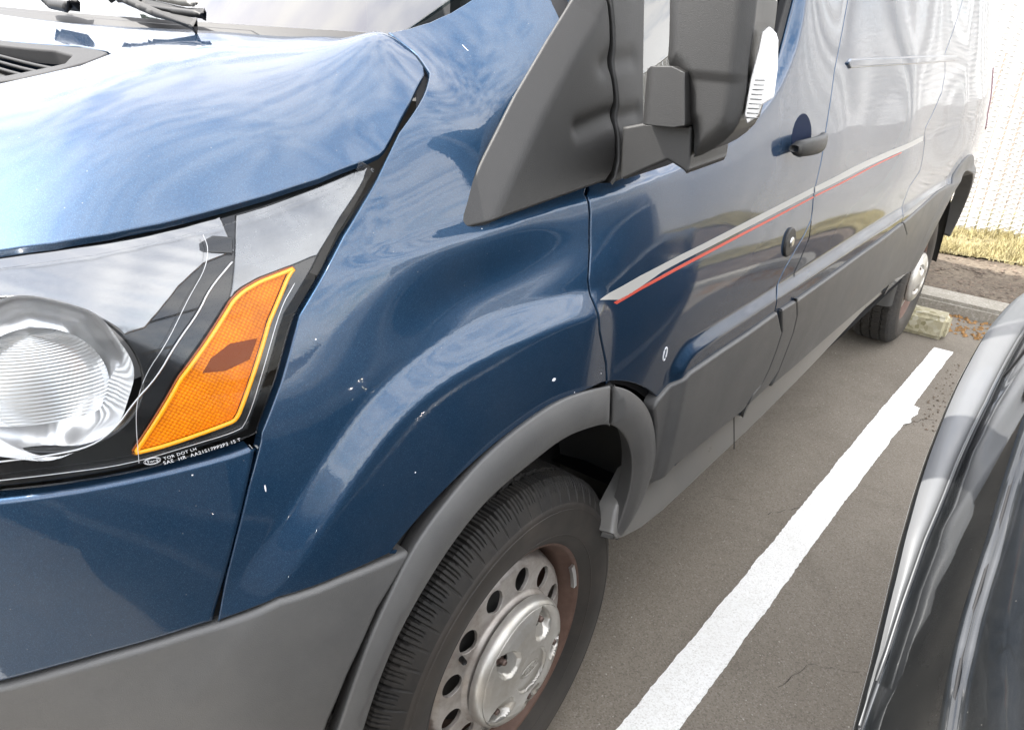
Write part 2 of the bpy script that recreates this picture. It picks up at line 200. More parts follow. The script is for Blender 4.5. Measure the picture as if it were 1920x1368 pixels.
def amber():
    m,t,b=mat('amber_prism_lens'); tc=N(t,'ShaderNodeTexCoord')
    mp=N(t,'ShaderNodeMapping'); mp.inputs['Rotation'].default_value=(0,.9,0); mp.inputs['Scale'].default_value=(1,.05,1); t.links.new(tc.outputs['Object'],mp.inputs[0])
    v=N(t,'ShaderNodeTexVoronoi'); v.inputs['Scale'].default_value=310; v.inputs['Randomness'].default_value=.15; t.links.new(mp.outputs[0],v.inputs['Vector'])
    mr=N(t,'ShaderNodeMapRange'); mr.inputs[1].default_value=.15; mr.inputs[2].default_value=.62; t.links.new(v.outputs['Distance'],mr.inputs[0])
    mi=N(t,'ShaderNodeMix',data_type='RGBA'); t.links.new(mr.outputs[0],mi.inputs[0]); mi.inputs[6].default_value=(1.0,.31,.003,1); mi.inputs[7].default_value=(.60,.15,.003,1)
    n=N(t,'ShaderNodeTexNoise'); n.inputs['Scale'].default_value=22; t.links.new(tc.outputs['Object'],n.inputs['Vector'])
    m2=N(t,'ShaderNodeMix',data_type='RGBA',blend_type='MULTIPLY'); m2.inputs[0].default_value=.5; t.links.new(mi.outputs[2],m2.inputs[6])
    cr=N(t,'ShaderNodeMapRange'); cr.inputs[1].default_value=.35; cr.inputs[2].default_value=.6; cr.inputs[3].default_value=.45; cr.inputs[4].default_value=1; t.links.new(n.outputs[0],cr.inputs[0]); t.links.new(cr.outputs[0],m2.inputs[7])
    t.links.new(m2.outputs[2],b.inputs['Base Color']); b.inputs['Roughness'].default_value=.38; b.inputs['Specular IOR Level'].default_value=.12
    b.inputs['Subsurface Weight'].default_value=0
    bp=N(t,'ShaderNodeBump'); bp.inputs['Strength'].default_value=.8; bp.inputs['Distance'].default_value=.0012; bp.invert=True; t.links.new(v.outputs['Distance'],bp.inputs['Height']); t.links.new(bp.outputs[0],b.inputs['Normal'])
    return m
M_AMBER=amber()
M_AMBERRIM=simple('amber_clear_rim',(1,.42,.01),.2,coat=.3)
M_AMBERDK=simple('amber_deep',(.28,.065,.004),.3,bump=.5,bscale=500)
# ------------------------------------------------------------ body surfaces
# ---------- smooth body surfaces (metres; x towards the van's tail, -y towards its left side, z up) ----------
class TPS:
    def __init__(s, pts, lam=1e-5):
        P=np.array(pts,float); s.c=P[:,:2]; n=len(P)
        K=s.k(s.c,s.c)+lam*np.eye(n); Q=np.c_[np.ones(n),s.c]
        A=np.block([[K,Q],[Q.T,np.zeros((3,3))]])
        s.w=np.linalg.solve(A,np.r_[P[:,2],0,0,0])
    def k(s,a,b):
        r2=((a[:,None]-b[None])**2).sum(-1)
        return r2*np.log(r2+.0025)*.5
    def __call__(s,u,v):
        u=np.atleast_1d(np.asarray(u,float)); v=np.atleast_1d(np.asarray(v,float)); sh=np.broadcast(u,v).shape
        q=np.c_[np.broadcast_to(u,sh).ravel(),np.broadcast_to(v,sh).ravel()]
        out=np.empty(len(q))
        for i in range(0,len(q),20000):
            c=q[i:i+20000]; out[i:i+20000]=s.k(c,s.c)@s.w[:-3]+s.w[-3]+c@s.w[-2:]
        return out.reshape(sh)
def sstep(a,b,t):
    t=np.clip((t-a)/(b-a),0,1); return t*t*(3-2*t)
def ramp(w,d,e=.0035):
    return np.clip((np.sqrt(d*d+e*e)-np.sqrt((d-w)**2+e*e)+w)/(2*w),0,1)
def segdist(P,poly,closed=True):
    P=np.asarray(P,float); A=np.array(poly,float); B=np.roll(A,-1,0) if closed else A[1:]
    if not closed: A=A[:-1]
    best=np.full(len(P),1e9)
    for a,b in zip(A,B):
        d=b-a; t=np.clip(((P-a)@d)/max(d@d,1e-12),0,1)
        best=np.minimum(best,((P-a-t[:,None]*d)**2).sum(1))
    return np.sqrt(best)
def inside(P,poly):
    P=np.asarray(P,float); x,y=P[:,0],P[:,1]; A=np.array(poly,float); B=np.roll(A,-1,0); r=np.zeros(len(P),bool)
    for (x0,y0),(x1,y1) in zip(A,B):
        c=((y0>y)!=(y1>y))
        if y1!=y0: r^=c&(x<(x1-x0)*(y-y0)/(y1-y0)+x0)
    return r
def sdist(P,poly):
    d=segdist(P,poly); return np.where(inside(P,poly),d,-d)
ctrl=[]
for x in (.5,1.2,2.,3.,3.6):
    for z,w in ((.45,.99),(.6,1.012),(.8,1.026),(1.0,1.03),(1.15,1.026),(1.3,1.006),(1.45,.975),(1.7,.925),(2.1,.85),(2.4,.76)):
        ctrl.append((x,z,w))
for z,w in ((.45,.94),(.8,.98),(1.0,.985),(1.15,.98),(1.3,.96),(1.45,.93),(1.7,.88),(2.1,.805),(2.4,.715)): ctrl.append((4.15,z,w))
ctrl+=[(.15,.5,1.0),(.15,.7,1.015),(.15,.95,1.02),(.15,1.1,1.015),(.15,1.2,1.0),(.15,1.3,.975),(.15,1.4,.945),
 (0,.55,.995),(0,.75,1.008),(0,.95,1.01),(0,1.07,1.004),(0,1.17,.98),(0,1.25,.952),(-.02,1.33,.905),(.05,1.397,.895),(-.02,1.40,.788),(-.06,1.387,.774),(.02,1.415,.805),(-.12,1.44,.64),(.0,1.47,.71),(-.3,1.33,.79),(-.35,1.42,.66),(.09,1.5,.80),(.3,1.6,.87),(.25,1.75,.79),
 (-.2,.6,.99),(-.2,.85,.998),(-.2,1.02,.986),(-.2,1.12,.968),(-.17,1.28,.905),(-.14,1.33,.855),(-.10,1.375,.76),
 (-.35,.6,.985),(-.35,.8,.985),(-.35,.95,.975),(-.35,1.1,.955),(-.32,1.2,.925),(-.30,1.25,.90),
 (-.5,.5,.945),(-.5,.65,.955),(-.5,.8,.955),(-.5,1.0,.935),(-.5,1.12,.905),(-.47,1.2,.87),
 (-.6,.5,.88),(-.6,.8,.895),(-.6,1.0,.88),(-.6,1.12,.855),(-.6,1.19,.82),
 (-.7,.5,.79),(-.7,.8,.81),(-.7,1.0,.795),(-.7,1.15,.74),
 (-.8,.6,.70),(-.8,.8,.70),(-.8,1.0,.675),(-.8,1.12,.6),(-.9,.6,.55),(-.9,1.0,.52),(-1.0,.8,.2)]
W0=TPS(ctrl,3e-3)
def WS(x,z): return 1.0+.22*(.565-z)
def WC(x,z): return 1.0+.146*(x-.12)-.205*(z-1.2)
# pressed features of the body side, polygons in (x,z)
ARCH_UP=[(-.62,.70),(-.52,.835),(-.487,.868),(-.442,.916),(-.40,.958),(-.348,1.0),(-.29,1.028),(-.22,1.044),(-.14,1.053),(-.04,1.056),(.05,1.052),(.10,1.04),(.14,1.0),(.16,.9),(.17,.6),(.1,.3),(-.5,.3),(-.8,.45)]
BELT=[(-.40,1.128),(-.33,1.147),(-.212,1.156),(-.1,1.165),(.037,1.176),(.2,1.186),(.367,1.200),(.52,1.222),(.632,1.252),(.74,1.30),(.812,1.36),(.855,1.42),(.875,1.5),(.90,1.8),(.87,2.15),(.6,2.6),(-.2,2.2),(-.7,1.6),(-.7,1.10)]
SWAGE=[(.385,.868),(.36,.85),(.345,.83),(.35,.80),(.37,.4),(4.6,.4),(4.6,.88),(2.4,.878),(.6,.874),(.42,.872)]
def chk(P,n=2):
    for _ in range(n):
        Q=[]
        for i in range(len(P)):
            a=np.array(P[i]);b=np.array(P[(i+1)%len(P)]);Q+=[tuple(a*.75+b*.25),tuple(a*.25+b*.75)]
        P=Q
    return P
ARCH_UP=chk(ARCH_UP);BELT=chk(BELT);SWAGE=chk(SWAGE,1)
PZ=np.arange(.84,1.36,.0005)
PW=np.cumsum(np.interp(PZ,[.86,.90,.94,1.0,1.043,1.062,1.10,1.14,1.20,1.26,1.34],[0,.02,-.02,-.10,-.14,-.02,-.01,-.07,-.08,-.03,0]))*.0005
def FW(x,z):
    sh=np.broadcast(x,z).shape; P=np.c_[np.broadcast_to(x,sh).ravel(),np.broadcast_to(z,sh).ravel()]
    X,Z=P[:,0],P[:,1]
    w=np.zeros(len(P))
    w+=.016*ramp(.036,sdist(P,ARCH_UP),.004)*sstep(.14,.02,X)*sstep(-.66,-.42,X)
    w-=np.where(X>.25,.020,.013)*ramp(.016,sdist(P,BELT),.004)*sstep(-.40,-.16,X)*sstep(1.42,1.16,Z+0*X+np.where(X>.2,-.25,0))
    w+=.016*ramp(.024,sdist(P,SWAGE),.004)
    # shallow dishes
    w-=.010*np.exp(-(((X+.12)/.17)**2+((Z-1.095-.12*(X+.12))/.045)**2))
    zc=Z-.035*(np.clip(X,.1,2.3)-.8)
    w+=np.interp(zc,PZ,PW)*sstep(.10,.36,X)
    # rear arch flare
    r=np.hypot(X-3.3,Z-.36)
    w+=.010*sstep(.64,.56,r)*sstep(.3,.6,Z)
    return w.reshape(sh)
def W(x,z): return W0(x,z)+FW(x,z)
HB=[(-.75,-.6,1.185)]
def make_hood(edge):   # edge: points of the hood's border that lie on the body side
    c=[tuple(e) for e in edge]
    c+=[(-.36,-.52,1.3325),(-.20,-.45,1.3625),(-.27,0,1.359),(-.27,-.6,1.349),(-.45,-.45,1.308),(-.62,-.45,1.262),(-.45,0,1.325),(-.62,0,1.285),(-.8,-.4,1.20),(-.8,0,1.22),(-.50,-.70,1.270),(-.35,-.72,1.310),(-.22,-.72,1.343),(-.166,-.586,1.362),(-.149,-.633,1.3635),(-.131,-.678,1.3665),(-.113,-.721,1.371),(-.62,-.68,1.225),(-.22,-.80,1.322),(-.34,-.82,1.277),(-.5,-.78,1.243),(-.2,.5,1.36),(-.5,.5,1.30),(-.2,.9,1.30)]
    return TPS(c,2e-5)
def GX(y): y=np.asarray(y,float); return -.10-.17*(1-(y/.75)**2)
def G(x,y):  # windscreen
    return 1.352+.62*(x-GX(y)) +0*y
HOOD=make_hood(TR['hood3'])
def f_side(off=0.):
    return (lambda u,v: np.stack([u,-(W(u,v)+off),v],1)), -1
def f_base(off=0.):
    return (lambda u,v: np.stack([u,-(WC(u,v)+off),v],1)), -1
def f_w0(off=0.):
    return (lambda u,v: np.stack([u,-(W0(u,v)+off),v],1)), -1
def f_hood(off=0.): return (lambda u,v: np.stack([u,v,HOOD(u,v)+off],1)), 1
def f_plane(axis,c):
    if axis=='x': return (lambda u,v: np.stack([np.full_like(u,c),u,v],1)), -1
    if axis=='y': return (lambda u,v: np.stack([u,np.full_like(u,c),v],1)), -1
    return (lambda u,v: np.stack([u,v,np.full_like(u,c)],1)), 1
AX={-1:None}
def resample(poly,step,closed=True):
    P=[tuple(p) for p in poly]; out=[]
    n=len(P)
    for i in range(n if closed else n-1):
        a=np.array(P[i]);b=np.array(P[(i+1)%n]);L=np.hypot(*(b-a))
        if L<1e-6: continue
        k=max(1,int(round(L/step)))
        for j in range(k): out.append(tuple(a+(b-a)*j/k))
    if not closed: out.append(P[-1])
    return out
def chaikin(poly,n=1,closed=True,r=.25):
    for _ in range(n):
        o=[];m=len(poly)
        for i in range(m if closed else m-1):
            a=np.array(poly[i]);b=np.array(poly[(i+1)%m]); o+= [tuple(a*(1-r)+b*r),tuple(a*r+b*(1-r))]
        if not closed: o=[tuple(poly[0])]+o+[tuple(poly[-1])]
        poly=o
    return poly
def inset(poly,g):
    p=ccw(resample(poly,.01));n=pnormals(p);return [tuple(np.array(a)-b*g) for a,b in zip(p,n)]
def area(P):
    P=np.array(P);Q=np.roll(P,-1,0);return .5*np.sum(P[:,0]*Q[:,1]-Q[:,0]*P[:,1])
def ccw(P): return list(P) if area(P)>0 else list(P)[::-1]
def pnormals(P):   # outward 2-D normals of a ccw polygon
    P=np.array(P);t=np.roll(P,-1,0)-np.roll(P,1,0);t/=np.linalg.norm(t,axis=1)[:,None]+1e-12
    return np.c_[t[:,1],-t[:,0]]
def link(name,me,parent=None,label=None,**k):
    o=bpy.data.objects.new(name,me);COL.objects.link(o)
    if parent is not None:
        o.parent=parent; o.matrix_parent_inverse=Matrix.Identity(4)
    if label:o['label']=label
    for a,b in k.items():o[a]=b
    return o
def mkmesh(name,V,F,m,smooth=True,normals=None):
    me=bpy.data.meshes.new(name);me.from_pydata([tuple(v) for v in V],[],F);me.materials.append(m)
    if smooth:
        me.polygons.foreach_set('use_smooth',[True]*len(me.polygons))
        if normals is not None: me.normals_split_custom_set_from_vertices([tuple(n) for n in normals])
    me.update();return me
def prof(q):
    return np.where(q<.7,q,q-np.clip(q-.7,0,.3)**2/.6)
def linedist(P,L,ref):
    # distance to an open line, positive on the side of ref
    L=np.array(L,float);best=np.full(len(P),1e9);sg=np.ones(len(P));e=(L[-1]-L[0]);rs=np.sign(e[0]*(ref-L[0])[1]-e[1]*(ref-L[0])[0])
    for i in range(len(L)-1):
        a,b=L[i],L[i+1];d=b-a;t=((P-a)@d)/(d@d)
        tc=np.clip(t,0 if i else -9,1 if i<len(L)-2 else 9);q=np.sqrt(((P-a-tc[:,None]*d)**2).sum(1))
        s=np.sign(d[0]*(P-a)[:,1]-d[1]*(P-a)[:,0])*rs
        m=q<best-1e-9;best=np.where(m,q,best);sg=np.where(m,s,sg)
    return best*sg
def panel(name,surf,poly,m,parent=None,pline=None,holes=(),step=.01,gap=.0018,roll=.0018,depth=.012,pillow=None,sm=0,label=None,skirt_dir=None,noedge=False,smoothn=True,extra=None):
    f,sg=surf
    if sm: poly=chaikin(poly,sm)
    poly=ccw(resample(poly,step)); n2=pnormals(poly)
    poly=[tuple(np.array(p)-n*(gap+roll)) for p,n in zip(poly,n2)]
    HL=[]
    for h in holes:
        h=ccw(resample(h,step)); nh=pnormals(h); HL.append([tuple(np.array(p)+n*(gap+roll)) for p,n in zip(h,nh)])
    A=np.array(poly); lo=A.min(0);hi=A.max(0)
    gx=np.arange(lo[0],hi[0],step);gy=np.arange(lo[1],hi[1],step*.9)
    X,Y=np.meshgrid(gx,gy); X=X+(np.arange(len(gy))%2)[:,None]*step*.5
    G_=np.c_[X.ravel(),Y.ravel()]
    G_=G_[inside(G_,poly)]
    if len(G_):
        bd=np.array(poly+[q for h in HL for q in h])
        keep=np.ones(len(G_),bool)
        for i in range(0,len(G_),4000):
            d=((G_[i:i+4000,None]-bd[None])**2).sum(-1).min(1); keep[i:i+4000]=d>(step*.55)**2
        for h in HL: keep&=~inside(G_,h)
        G_=G_[keep]
    V2=[Vector(p) for p in poly]; E=[(i,(i+1)%len(poly)) for i in range(len(poly))]
    for h in HL:
        s=len(V2);V2+=[Vector(p) for p in h];E+=[(s+i,s+(i+1)%len(h)) for i in range(len(h))]
    V2+=[Vector(g) for g in G_]
    vs,es,fs,ov,_,_=delaunay_2d_cdt(V2,E,[],0,1e-7)
    V=np.array([tuple(v) for v in vs]);Fa=np.array(fs)
    c=V[Fa].mean(1);k=inside(c,poly)
    for h in HL:k&=~inside(c,h)
    Fa=Fa[k]
    def f2(u,v):
        P=f(u,v)
        if extra is not None: P=P+extra(u,v)
        if pillow:
            hgt,rad=pillow; d=sdist(np.c_[u,v],poly) if pline is None else linedist(np.c_[u,v],pline,A.mean(0))
            for h in HL: d=np.minimum(d,-sdist(np.c_[u,v],h))
            P=P+hgt*(prof if (pline is not None and rad>.025) else (lambda q:q*(2-q)))(np.clip(d/rad,-1,1))[:,None]*np.array(skirt0)*-1
        return P
    # base direction of the surface (pointing out)
    e=1e-4
    c0=A.mean(0)[None]
    def nrm(fn,uv,e=2e-4):
        u,v=uv[:,0],uv[:,1]
        du=fn(u+e,v)-fn(u-e,v);dv=fn(u,v+e)-fn(u,v-e);n=np.cross(du,dv)
        n/=np.linalg.norm(n,axis=1)[:,None]+1e-15; return n
    n0=nrm(f,c0)[0]
    want={'side':np.array([0,-1.,0])}
    out=n0*panel_sign(surf,n0)
    skirt0=-out if skirt_dir is None else np.array(skirt_dir,float)
    P=f2(V[:,0],V[:,1]); Nn=nrm(f2,V)
    s=np.sign(np.sum(Nn*out,axis=1));s[s==0]=1;Nn=Nn*s[:,None]
    Fl=[list(map(int,t)) for t in Fa]
    tri=P[Fa[:8]];fn=np.cross(tri[:,1]-tri[:,0],tri[:,2]-tri[:,0]).sum(0)
    if fn@Nn[Fa[0][0]]<0: Fl=[t[::-1] for t in Fl]
    Vs=list(P);Ns=list(Nn)
    if not noedge:
        for loop,sgn in [(poly,1)]+[(h,-1) for h in HL]:
            L=np.array(loop);q=pnormals(loop)*sgn;m_=len(L)
            b0=f2(L[:,0],L[:,1]);nb=nrm(f2,L);s=np.sign(np.sum(nb*out,axis=1));s[s==0]=1;nb=nb*s[:,None]
            o1=f2(L[:,0]+q[:,0]*1e-3,L[:,1]+q[:,1]*1e-3)-b0
            o1-=nb*np.sum(o1*nb,axis=1)[:,None];o1/=np.linalg.norm(o1,axis=1)[:,None]+1e-12
            st=len(Vs)
            sk=np.array(skirt0) if skirt_dir is not None else None
            rings=[(0,0,0)]+[(math.sin(a),1-math.cos(a),a) for a in (math.radians(35),math.radians(65),math.radians(90))]
            for (du,dd,a) in rings:
                Vs+=list(b0+o1*roll*du-nb*roll*dd);Ns+=list(nb*math.cos(a)+o1*math.sin(a))
            dv=(-nb if sk is None else np.repeat(sk[None],m_,0))
            Vs+=list(b0+o1*roll-nb*roll+dv*depth);Ns+=list(o1)
            for r_ in range(4):
                for i in range(m_):
                    a_=st+r_*m_+i;b_=st+r_*m_+(i+1)%m_
                    quad=[a_,a_+m_,b_+m_,b_]
                    Fl.append(quad if sgn>0 else quad[::-1])
        # fix winding of the rim quads against their normals
        VA=np.array(Vs);NA=np.array(Ns)
        for i in range(len(Fa),len(Fl)):
            q_=Fl[i];nn=np.cross(VA[q_[1]]-VA[q_[0]],VA[q_[3]]-VA[q_[0]])
            if nn@NA[q_].sum(0)<0:Fl[i]=q_[::-1]
    me=mkmesh(name,Vs,Fl,m,True,Ns if smoothn else None)
    return link(name,me,parent,label)
def panel_sign(surf,n0):
    f,sg=surf
    # side and plane surfaces face -y / -x, hood-like ones +z
    if sg==1: return 1 if n0[2]>0 else -1
    if abs(n0[0])>.95: return 1 if n0[0]<0 else -1
    return 1 if n0[1]<0 else -1
def tube(pts,r,m,name,parent=None,n=6,closed=False,label=None):
    P=np.array(pts,float);k=len(P);V=[];F=[]
    for i in range(k):
        a=P[(i-1)%k] if closed or i>0 else P[i];b=P[(i+1)%k] if closed or i<k-1 else P[i]
        t=b-a;t/=np.linalg.norm(t)+1e-12
        up=np.array([0,0,1.]) if abs(t[2])<.9 else np.array([1.,0,0])
        s=np.cross(t,up);s/=np.linalg.norm(s);w=np.cross(s,t)
        rr=r[i] if hasattr(r,'__len__') else r
        for j in range(n):
            a_=2*math.pi*j/n;V.append(P[i]+rr*(math.cos(a_)*s+math.sin(a_)*w))
    for i in range(k if closed else k-1):
        for j in range(n):
            F.append([i*n+j,((i+1)%k)*n+j,((i+1)%k)*n+(j+1)%n,i*n+(j+1)%n])
    if not closed: F+= [list(range(n)),list(range((k-1)*n,k*n))]
    return link(name,mkmesh(name,V,F,m),parent,label)
def box(name,lo,hi,m,parent=None,bev=.004,label=None,rot=None,seg=2):
    import bmesh
    bm=bmesh.new();bmesh.ops.create_cube(bm,size=1)
    lo=np.array(lo);hi=np.array(hi)
    for v in bm.verts:
        v.co=Vector(lo+(np.array(v.co)+.5)*(hi-lo))
    if bev: bmesh.ops.bevel(bm,geom=bm.edges[:],offset=bev,segments=seg,affect='EDGES')
    me=bpy.data.meshes.new(name);bm.to_mesh(me);bm.free();me.materials.append(m)
    return link(name,me,parent,label)
def lathe(name,prof,m,parent=None,n=96,cx=0,cz=.345,smooth=True,label=None,close=False):
    # prof: (radius, outward distance from the van's centre line)
    V=[];F=[]
    k=len(prof)
    for i in range(n):
        a=2*math.pi*i/n
        for r,d in prof: V.append((cx+r*math.cos(a),-d,cz+r*math.sin(a)))
    for i in range(n):
        j=(i+1)%n
        for q in range(k-1): F.append([i*k+q,j*k+q,j*k+q+1,i*k+q+1])
    me=mkmesh(name,V,F,m,smooth)
    return link(name,me,parent,label)
def circ(cx,cy,r,n=40,a0=0,a1=360): 
    full=abs(a1-a0)>=360
    return [(cx+r*math.cos(math.radians(a0+(a1-a0)*i/(n if full else n-1))),cy+r*math.sin(math.radians(a0+(a1-a0)*i/(n if full else n-1)))) for i in range(n)]
def S3(L,off=0.):
    A=np.array(L,float);return np.stack([A[:,0],-(W(A[:,0],A[:,1])+off),A[:,1]],1)
# ------------------------------------------------------------ ground
def ground_material(name,base,light,dark,scale,bump,speck=None,rough=.9,patch=.8):
    m,t,b=mat(name);tc=N(t,'ShaderNodeTexCoord')
    n=N(t,'ShaderNodeTexNoise');n.inputs['Scale'].default_value=1.1;n.inputs['Detail'].default_value=10;n.inputs['Roughness'].default_value=.7;t.links.new(tc.outputs['Object'],n.inputs['Vector'])
    mr=N(t,'ShaderNodeMapRange');mr.inputs[1].default_value=.35;mr.inputs[2].default_value=.65;t.links.new(n.outputs[0],mr.inputs[0])
    a=N(t,'ShaderNodeMix',data_type='RGBA');a.inputs[6].default_value=(*base,1);a.inputs[7].default_value=(*light,1)
    s=N(t,'ShaderNodeMath',operation='MULTIPLY');s.inputs[1].default_value=patch;t.links.new(mr.outputs[0],s.inputs[0]);t.links.new(s.outputs[0],a.inputs[0])
    nb=N(t,'ShaderNodeTexNoise');nb.inputs['Scale'].default_value=3.4;nb.inputs['Detail'].default_value=12;nb.inputs['Roughness'].default_value=.78;nb.inputs['Distortion'].default_value=.8;t.links.new(tc.outputs['Object'],nb.inputs['Vector'])
    rb=N(t,'ShaderNodeMapRange');rb.inputs[1].default_value=.50;rb.inputs[2].default_value=.72;rb.inputs[4].default_value=.55;t.links.new(nb.outputs[0],rb.inputs[0])
    sb=N(t,'ShaderNodeMix',data_type='RGBA');t.links.new(rb.outputs[0],sb.inputs[0]);t.links.new(a.outputs[2],sb.inputs[6]);sb.inputs[7].default_value=(*dark,1);a=sb
    v=N(t,'ShaderNodeTexVoronoi');v.inputs['Scale'].default_value=scale;t.links.new(tc.outputs['Object'],v.inputs['Vector'])
    sep=N(t,'ShaderNodeSeparateColor');t.links.new(v.outputs['Color'],sep.inputs[0])
    r1=N(t,'ShaderNodeMapRange');r1.inputs[1].default_value=.72;r1.inputs[2].default_value=1;r1.inputs[4].default_value=.55;t.links.new(sep.outputs[0],r1.inputs[0])
    c=N(t,'ShaderNodeMix',data_type='RGBA');t.links.new(r1.outputs[0],c.inputs[0]);t.links.new(a.outputs[2],c.inputs[6]);c.inputs[7].default_value=(*(speck or light),1)
    r2=N(t,'ShaderNodeMapRange');r2.inputs[1].default_value=.45;r2.inputs[2].default_value=0;r2.inputs[4].default_value=.7;t.links.new(sep.outputs[1],r2.inputs[0])
    d=N(t,'ShaderNodeMix',data_type='RGBA');t.links.new(r2.outputs[0],d.inputs[0]);t.links.new(c.outputs[2],d.inputs[6]);d.inputs[7].default_value=(*dark,1)
    t.links.new(d.outputs[2],b.inputs['Base Color']);b.inputs['Roughness'].default_value=rough;b.inputs['Specular IOR Level'].default_value=.25
    n3=N(t,'ShaderNodeTexNoise');n3.inputs['Scale'].default_value=scale*.9;n3.inputs['Detail'].default_value=4;t.links.new(tc.outputs['Object'],n3.inputs['Vector'])
    bp=N(t,'ShaderNodeBump');bp.inputs['Strength'].default_value=bump;bp.inputs['Distance'].default_value=.003;t.links.new(n3.outputs[0],bp.inputs['Height']);t.links.new(bp.outputs[0],b.inputs['Normal'])
    return m
M_ASPH=ground_material('worn_asphalt',(.180,.158,.130),(.23,.205,.172),(.115,.100,.080),300,.6,(.29,.265,.23))
M_DIRT=ground_material('brown_dirt',(.095,.075,.058),(.17,.14,.105),(.05,.038,.03),60,1,(.2,.17,.13))
M_GRASSB=ground_material('dry_turf',(.19,.165,.09),(.27,.235,.14),(.12,.10,.055),90,1,(.45,.38,.2),patch=.8)
M_LINE=ground_material('worn_white_line',(.80,.80,.78),(.86,.86,.85),(.70,.69,.66),300,.5,(.5,.48,.44),rough=.75)
M_CONC=ground_material('old_concrete',(.23,.21,.18),(.40,.38,.33),(.2,.18,.14),120,.8,(.45,.43,.38))
M_MOSS=ground_material('mossy_concrete',(.32,.29,.17),(.50,.46,.36),(.16,.14,.06),45,1,(.6,.58,.5),patch=1)
def sheet(name,x0,x1,y0,y1,z,m,nx=1,ny=1,zf=None):
    xs=np.linspace(x0,x1,nx+1);ys=np.linspace(y0,y1,ny+1);V=[];F=[]
    for i,x in enumerate(xs):
        for j,y in enumerate(ys): V.append((x,y,z+(zf(x,y) if zf else 0)))
    for i in range(nx):
        for j in range(ny): a=i*(ny+1)+j;F.append([a,a+ny+1,a+ny+2,a+1])
    o=link(name,mkmesh(name,V,F,m,True));o['kind']='structure';return o
sheet('ground',-600,600,-600,600,-.03,M_DIRT)
sheet('asphalt',-60,4.02,-45,45,0,M_ASPH)
nz=lambda x,y:.012*math.sin(x*7+y*3)+.010*math.sin(x*3.3-y*5.1+1)+.006*math.sin(x*17+y*13)
sheet('dirt',4.0,5.4,-18,12,.045,M_DIRT,24,160,nz)
sheet('grass_verge',5.35,7.5,-18,12,.062,M_GRASSB,14,120,nz)
# parking line with ragged edges
def line():
    V=[];F=[];xs=np.arange(-3.0,3.345,.012);r=rng.normal(0,1,(len(xs),2)).cumsum(0)*.0
    w=rng.normal(0,.0008,(len(xs),2))+np.c_[np.convolve(rng.normal(0,.001,len(xs)+8),np.ones(9)/4,'valid'),np.convolve(rng.normal(0,.001,len(xs)+8),np.ones(9)/4,'valid')]
    for i,x in enumerate(xs):
        yl=-1.062-.0235*(x-.2)-.003*math.sin(x*2.1)-.0006*math.sin(x*23);wd_=.103+.003*math.sin(x*3+1)+.0007*math.sin(x*31)
        if 2.30<x<2.52: wd_+=.022*min(1,(x-2.30)/.035)*(.8+.2*math.sin(x*60))
        if x>2.52: wd_-=.012
        V+=[(x,yl+w[i,0],.004),(x,yl-wd_+w[i,1],.004)]
    for i in range(len(xs)-1): F.append([2*i,2*i+1,2*i+3,2*i+2])
    o=link('parking_line',mkmesh('parking_line',V,F,M_LINE,False));o['kind']='structure'
line()
def curb():
    import bmesh
    o=box('curb',(0,0,0),(.24,14,.10),M_CONC,None,.02);o['kind']='structure'
    o.location=(3.98,-11.5,-.02);
curb()
ws=box('wheel_stop',(3.46,-1.155,0),(3.61,.85,.125),M_MOSS,None,.022,seg=3)
ws['label']='mossy old concrete wheel stop lying behind the van\'s rear tyre';ws['category']='wheel stop'
def scatter(name,n,x0,x1,y0,y1,z,sz,m,flat=.3,h=0,dens=None):
    V=[];F=[]
    for i in range(n):
        x=random.uniform(x0,x1);y=random.uniform(y0,y1);s=sz*random.uniform(.4,1.3);a=random.uniform(0,6.28)
        c,d=math.cos(a),math.sin(a);zz=(z(x,y) if callable(z) else z)
        k=len(V);hh=s*flat*random.uniform(.3,1)
        for (u,v,w_) in ((-1,-.5,0),(1,-.4,0),(.8,.5,0),(-.7,.6,0),(0,0,1)):
            V.append((x+(u*c-v*d)*s*.5,y+(u*d+v*c)*s*.5,zz+w_*hh))
        F+=[[k,k+1,k+4],[k+1,k+2,k+4],[k+2,k+3,k+4],[k+3,k,k+4]]
    o=link(name,mkmesh(name,V,F,m,False));o['kind']='stuff';return o
M_CHIPS=simple('wood_mulch',(.13,.10,.075),.9,var=.6,vscale=30)
M_LEAF=simple('brown_leaf_litter',(.24,.13,.045),.8,var=.5,vscale=40)
M_STRAW=simple('dry_grass_blades',(.31,.265,.13),.8,var=.45,vscale=12)
o=scatter('wood_chips',6000,4.15,5.5,-6,2,lambda x,y:.045+nz(x,y),.035,M_CHIPS);o['label']='loose brown mulch on the dirt bed';o['category']='mulch'
o=scatter('leaf_litter',900,3.62,3.99,-2.6,.6,.002,.03,M_LEAF,.5);o['label']='brown leaf litter gathered between wheel stop and curb';o['category']='leaves'
o=scatter('asphalt_crumbs',90,2.3,3.2,-1.34,-1.24,.002,.012,M_CHIPS,.5);o['label']='dark crumbs of broken asphalt beside the white line';o['category']='crumbs'
M_GRIT=simple('pale_grit',(.34,.32,.28),.85,var=.4,vscale=50)
o=scatter('loose_grit',1500,-.2,3.4,-2.2,-.72,.001,.0045,M_GRIT,.6);o['label']='fine pale grit scattered on the asphalt beside the van';o['category']='grit'
def crack(pts,w):
    V=[];F=[]
    P=resample(pts,.02,False)
    for i,(x,y) in enumerate(P):
        a=random.uniform(-.004,.004);b=w*random.uniform(.3,1.2)
        V+=[(x+a,y-b+a,.0015),(x+a,y+b+a,.0015)]
    for i in range(len(P)-1):F.append([2*i,2*i+1,2*i+3,2*i+2])
    return V,F
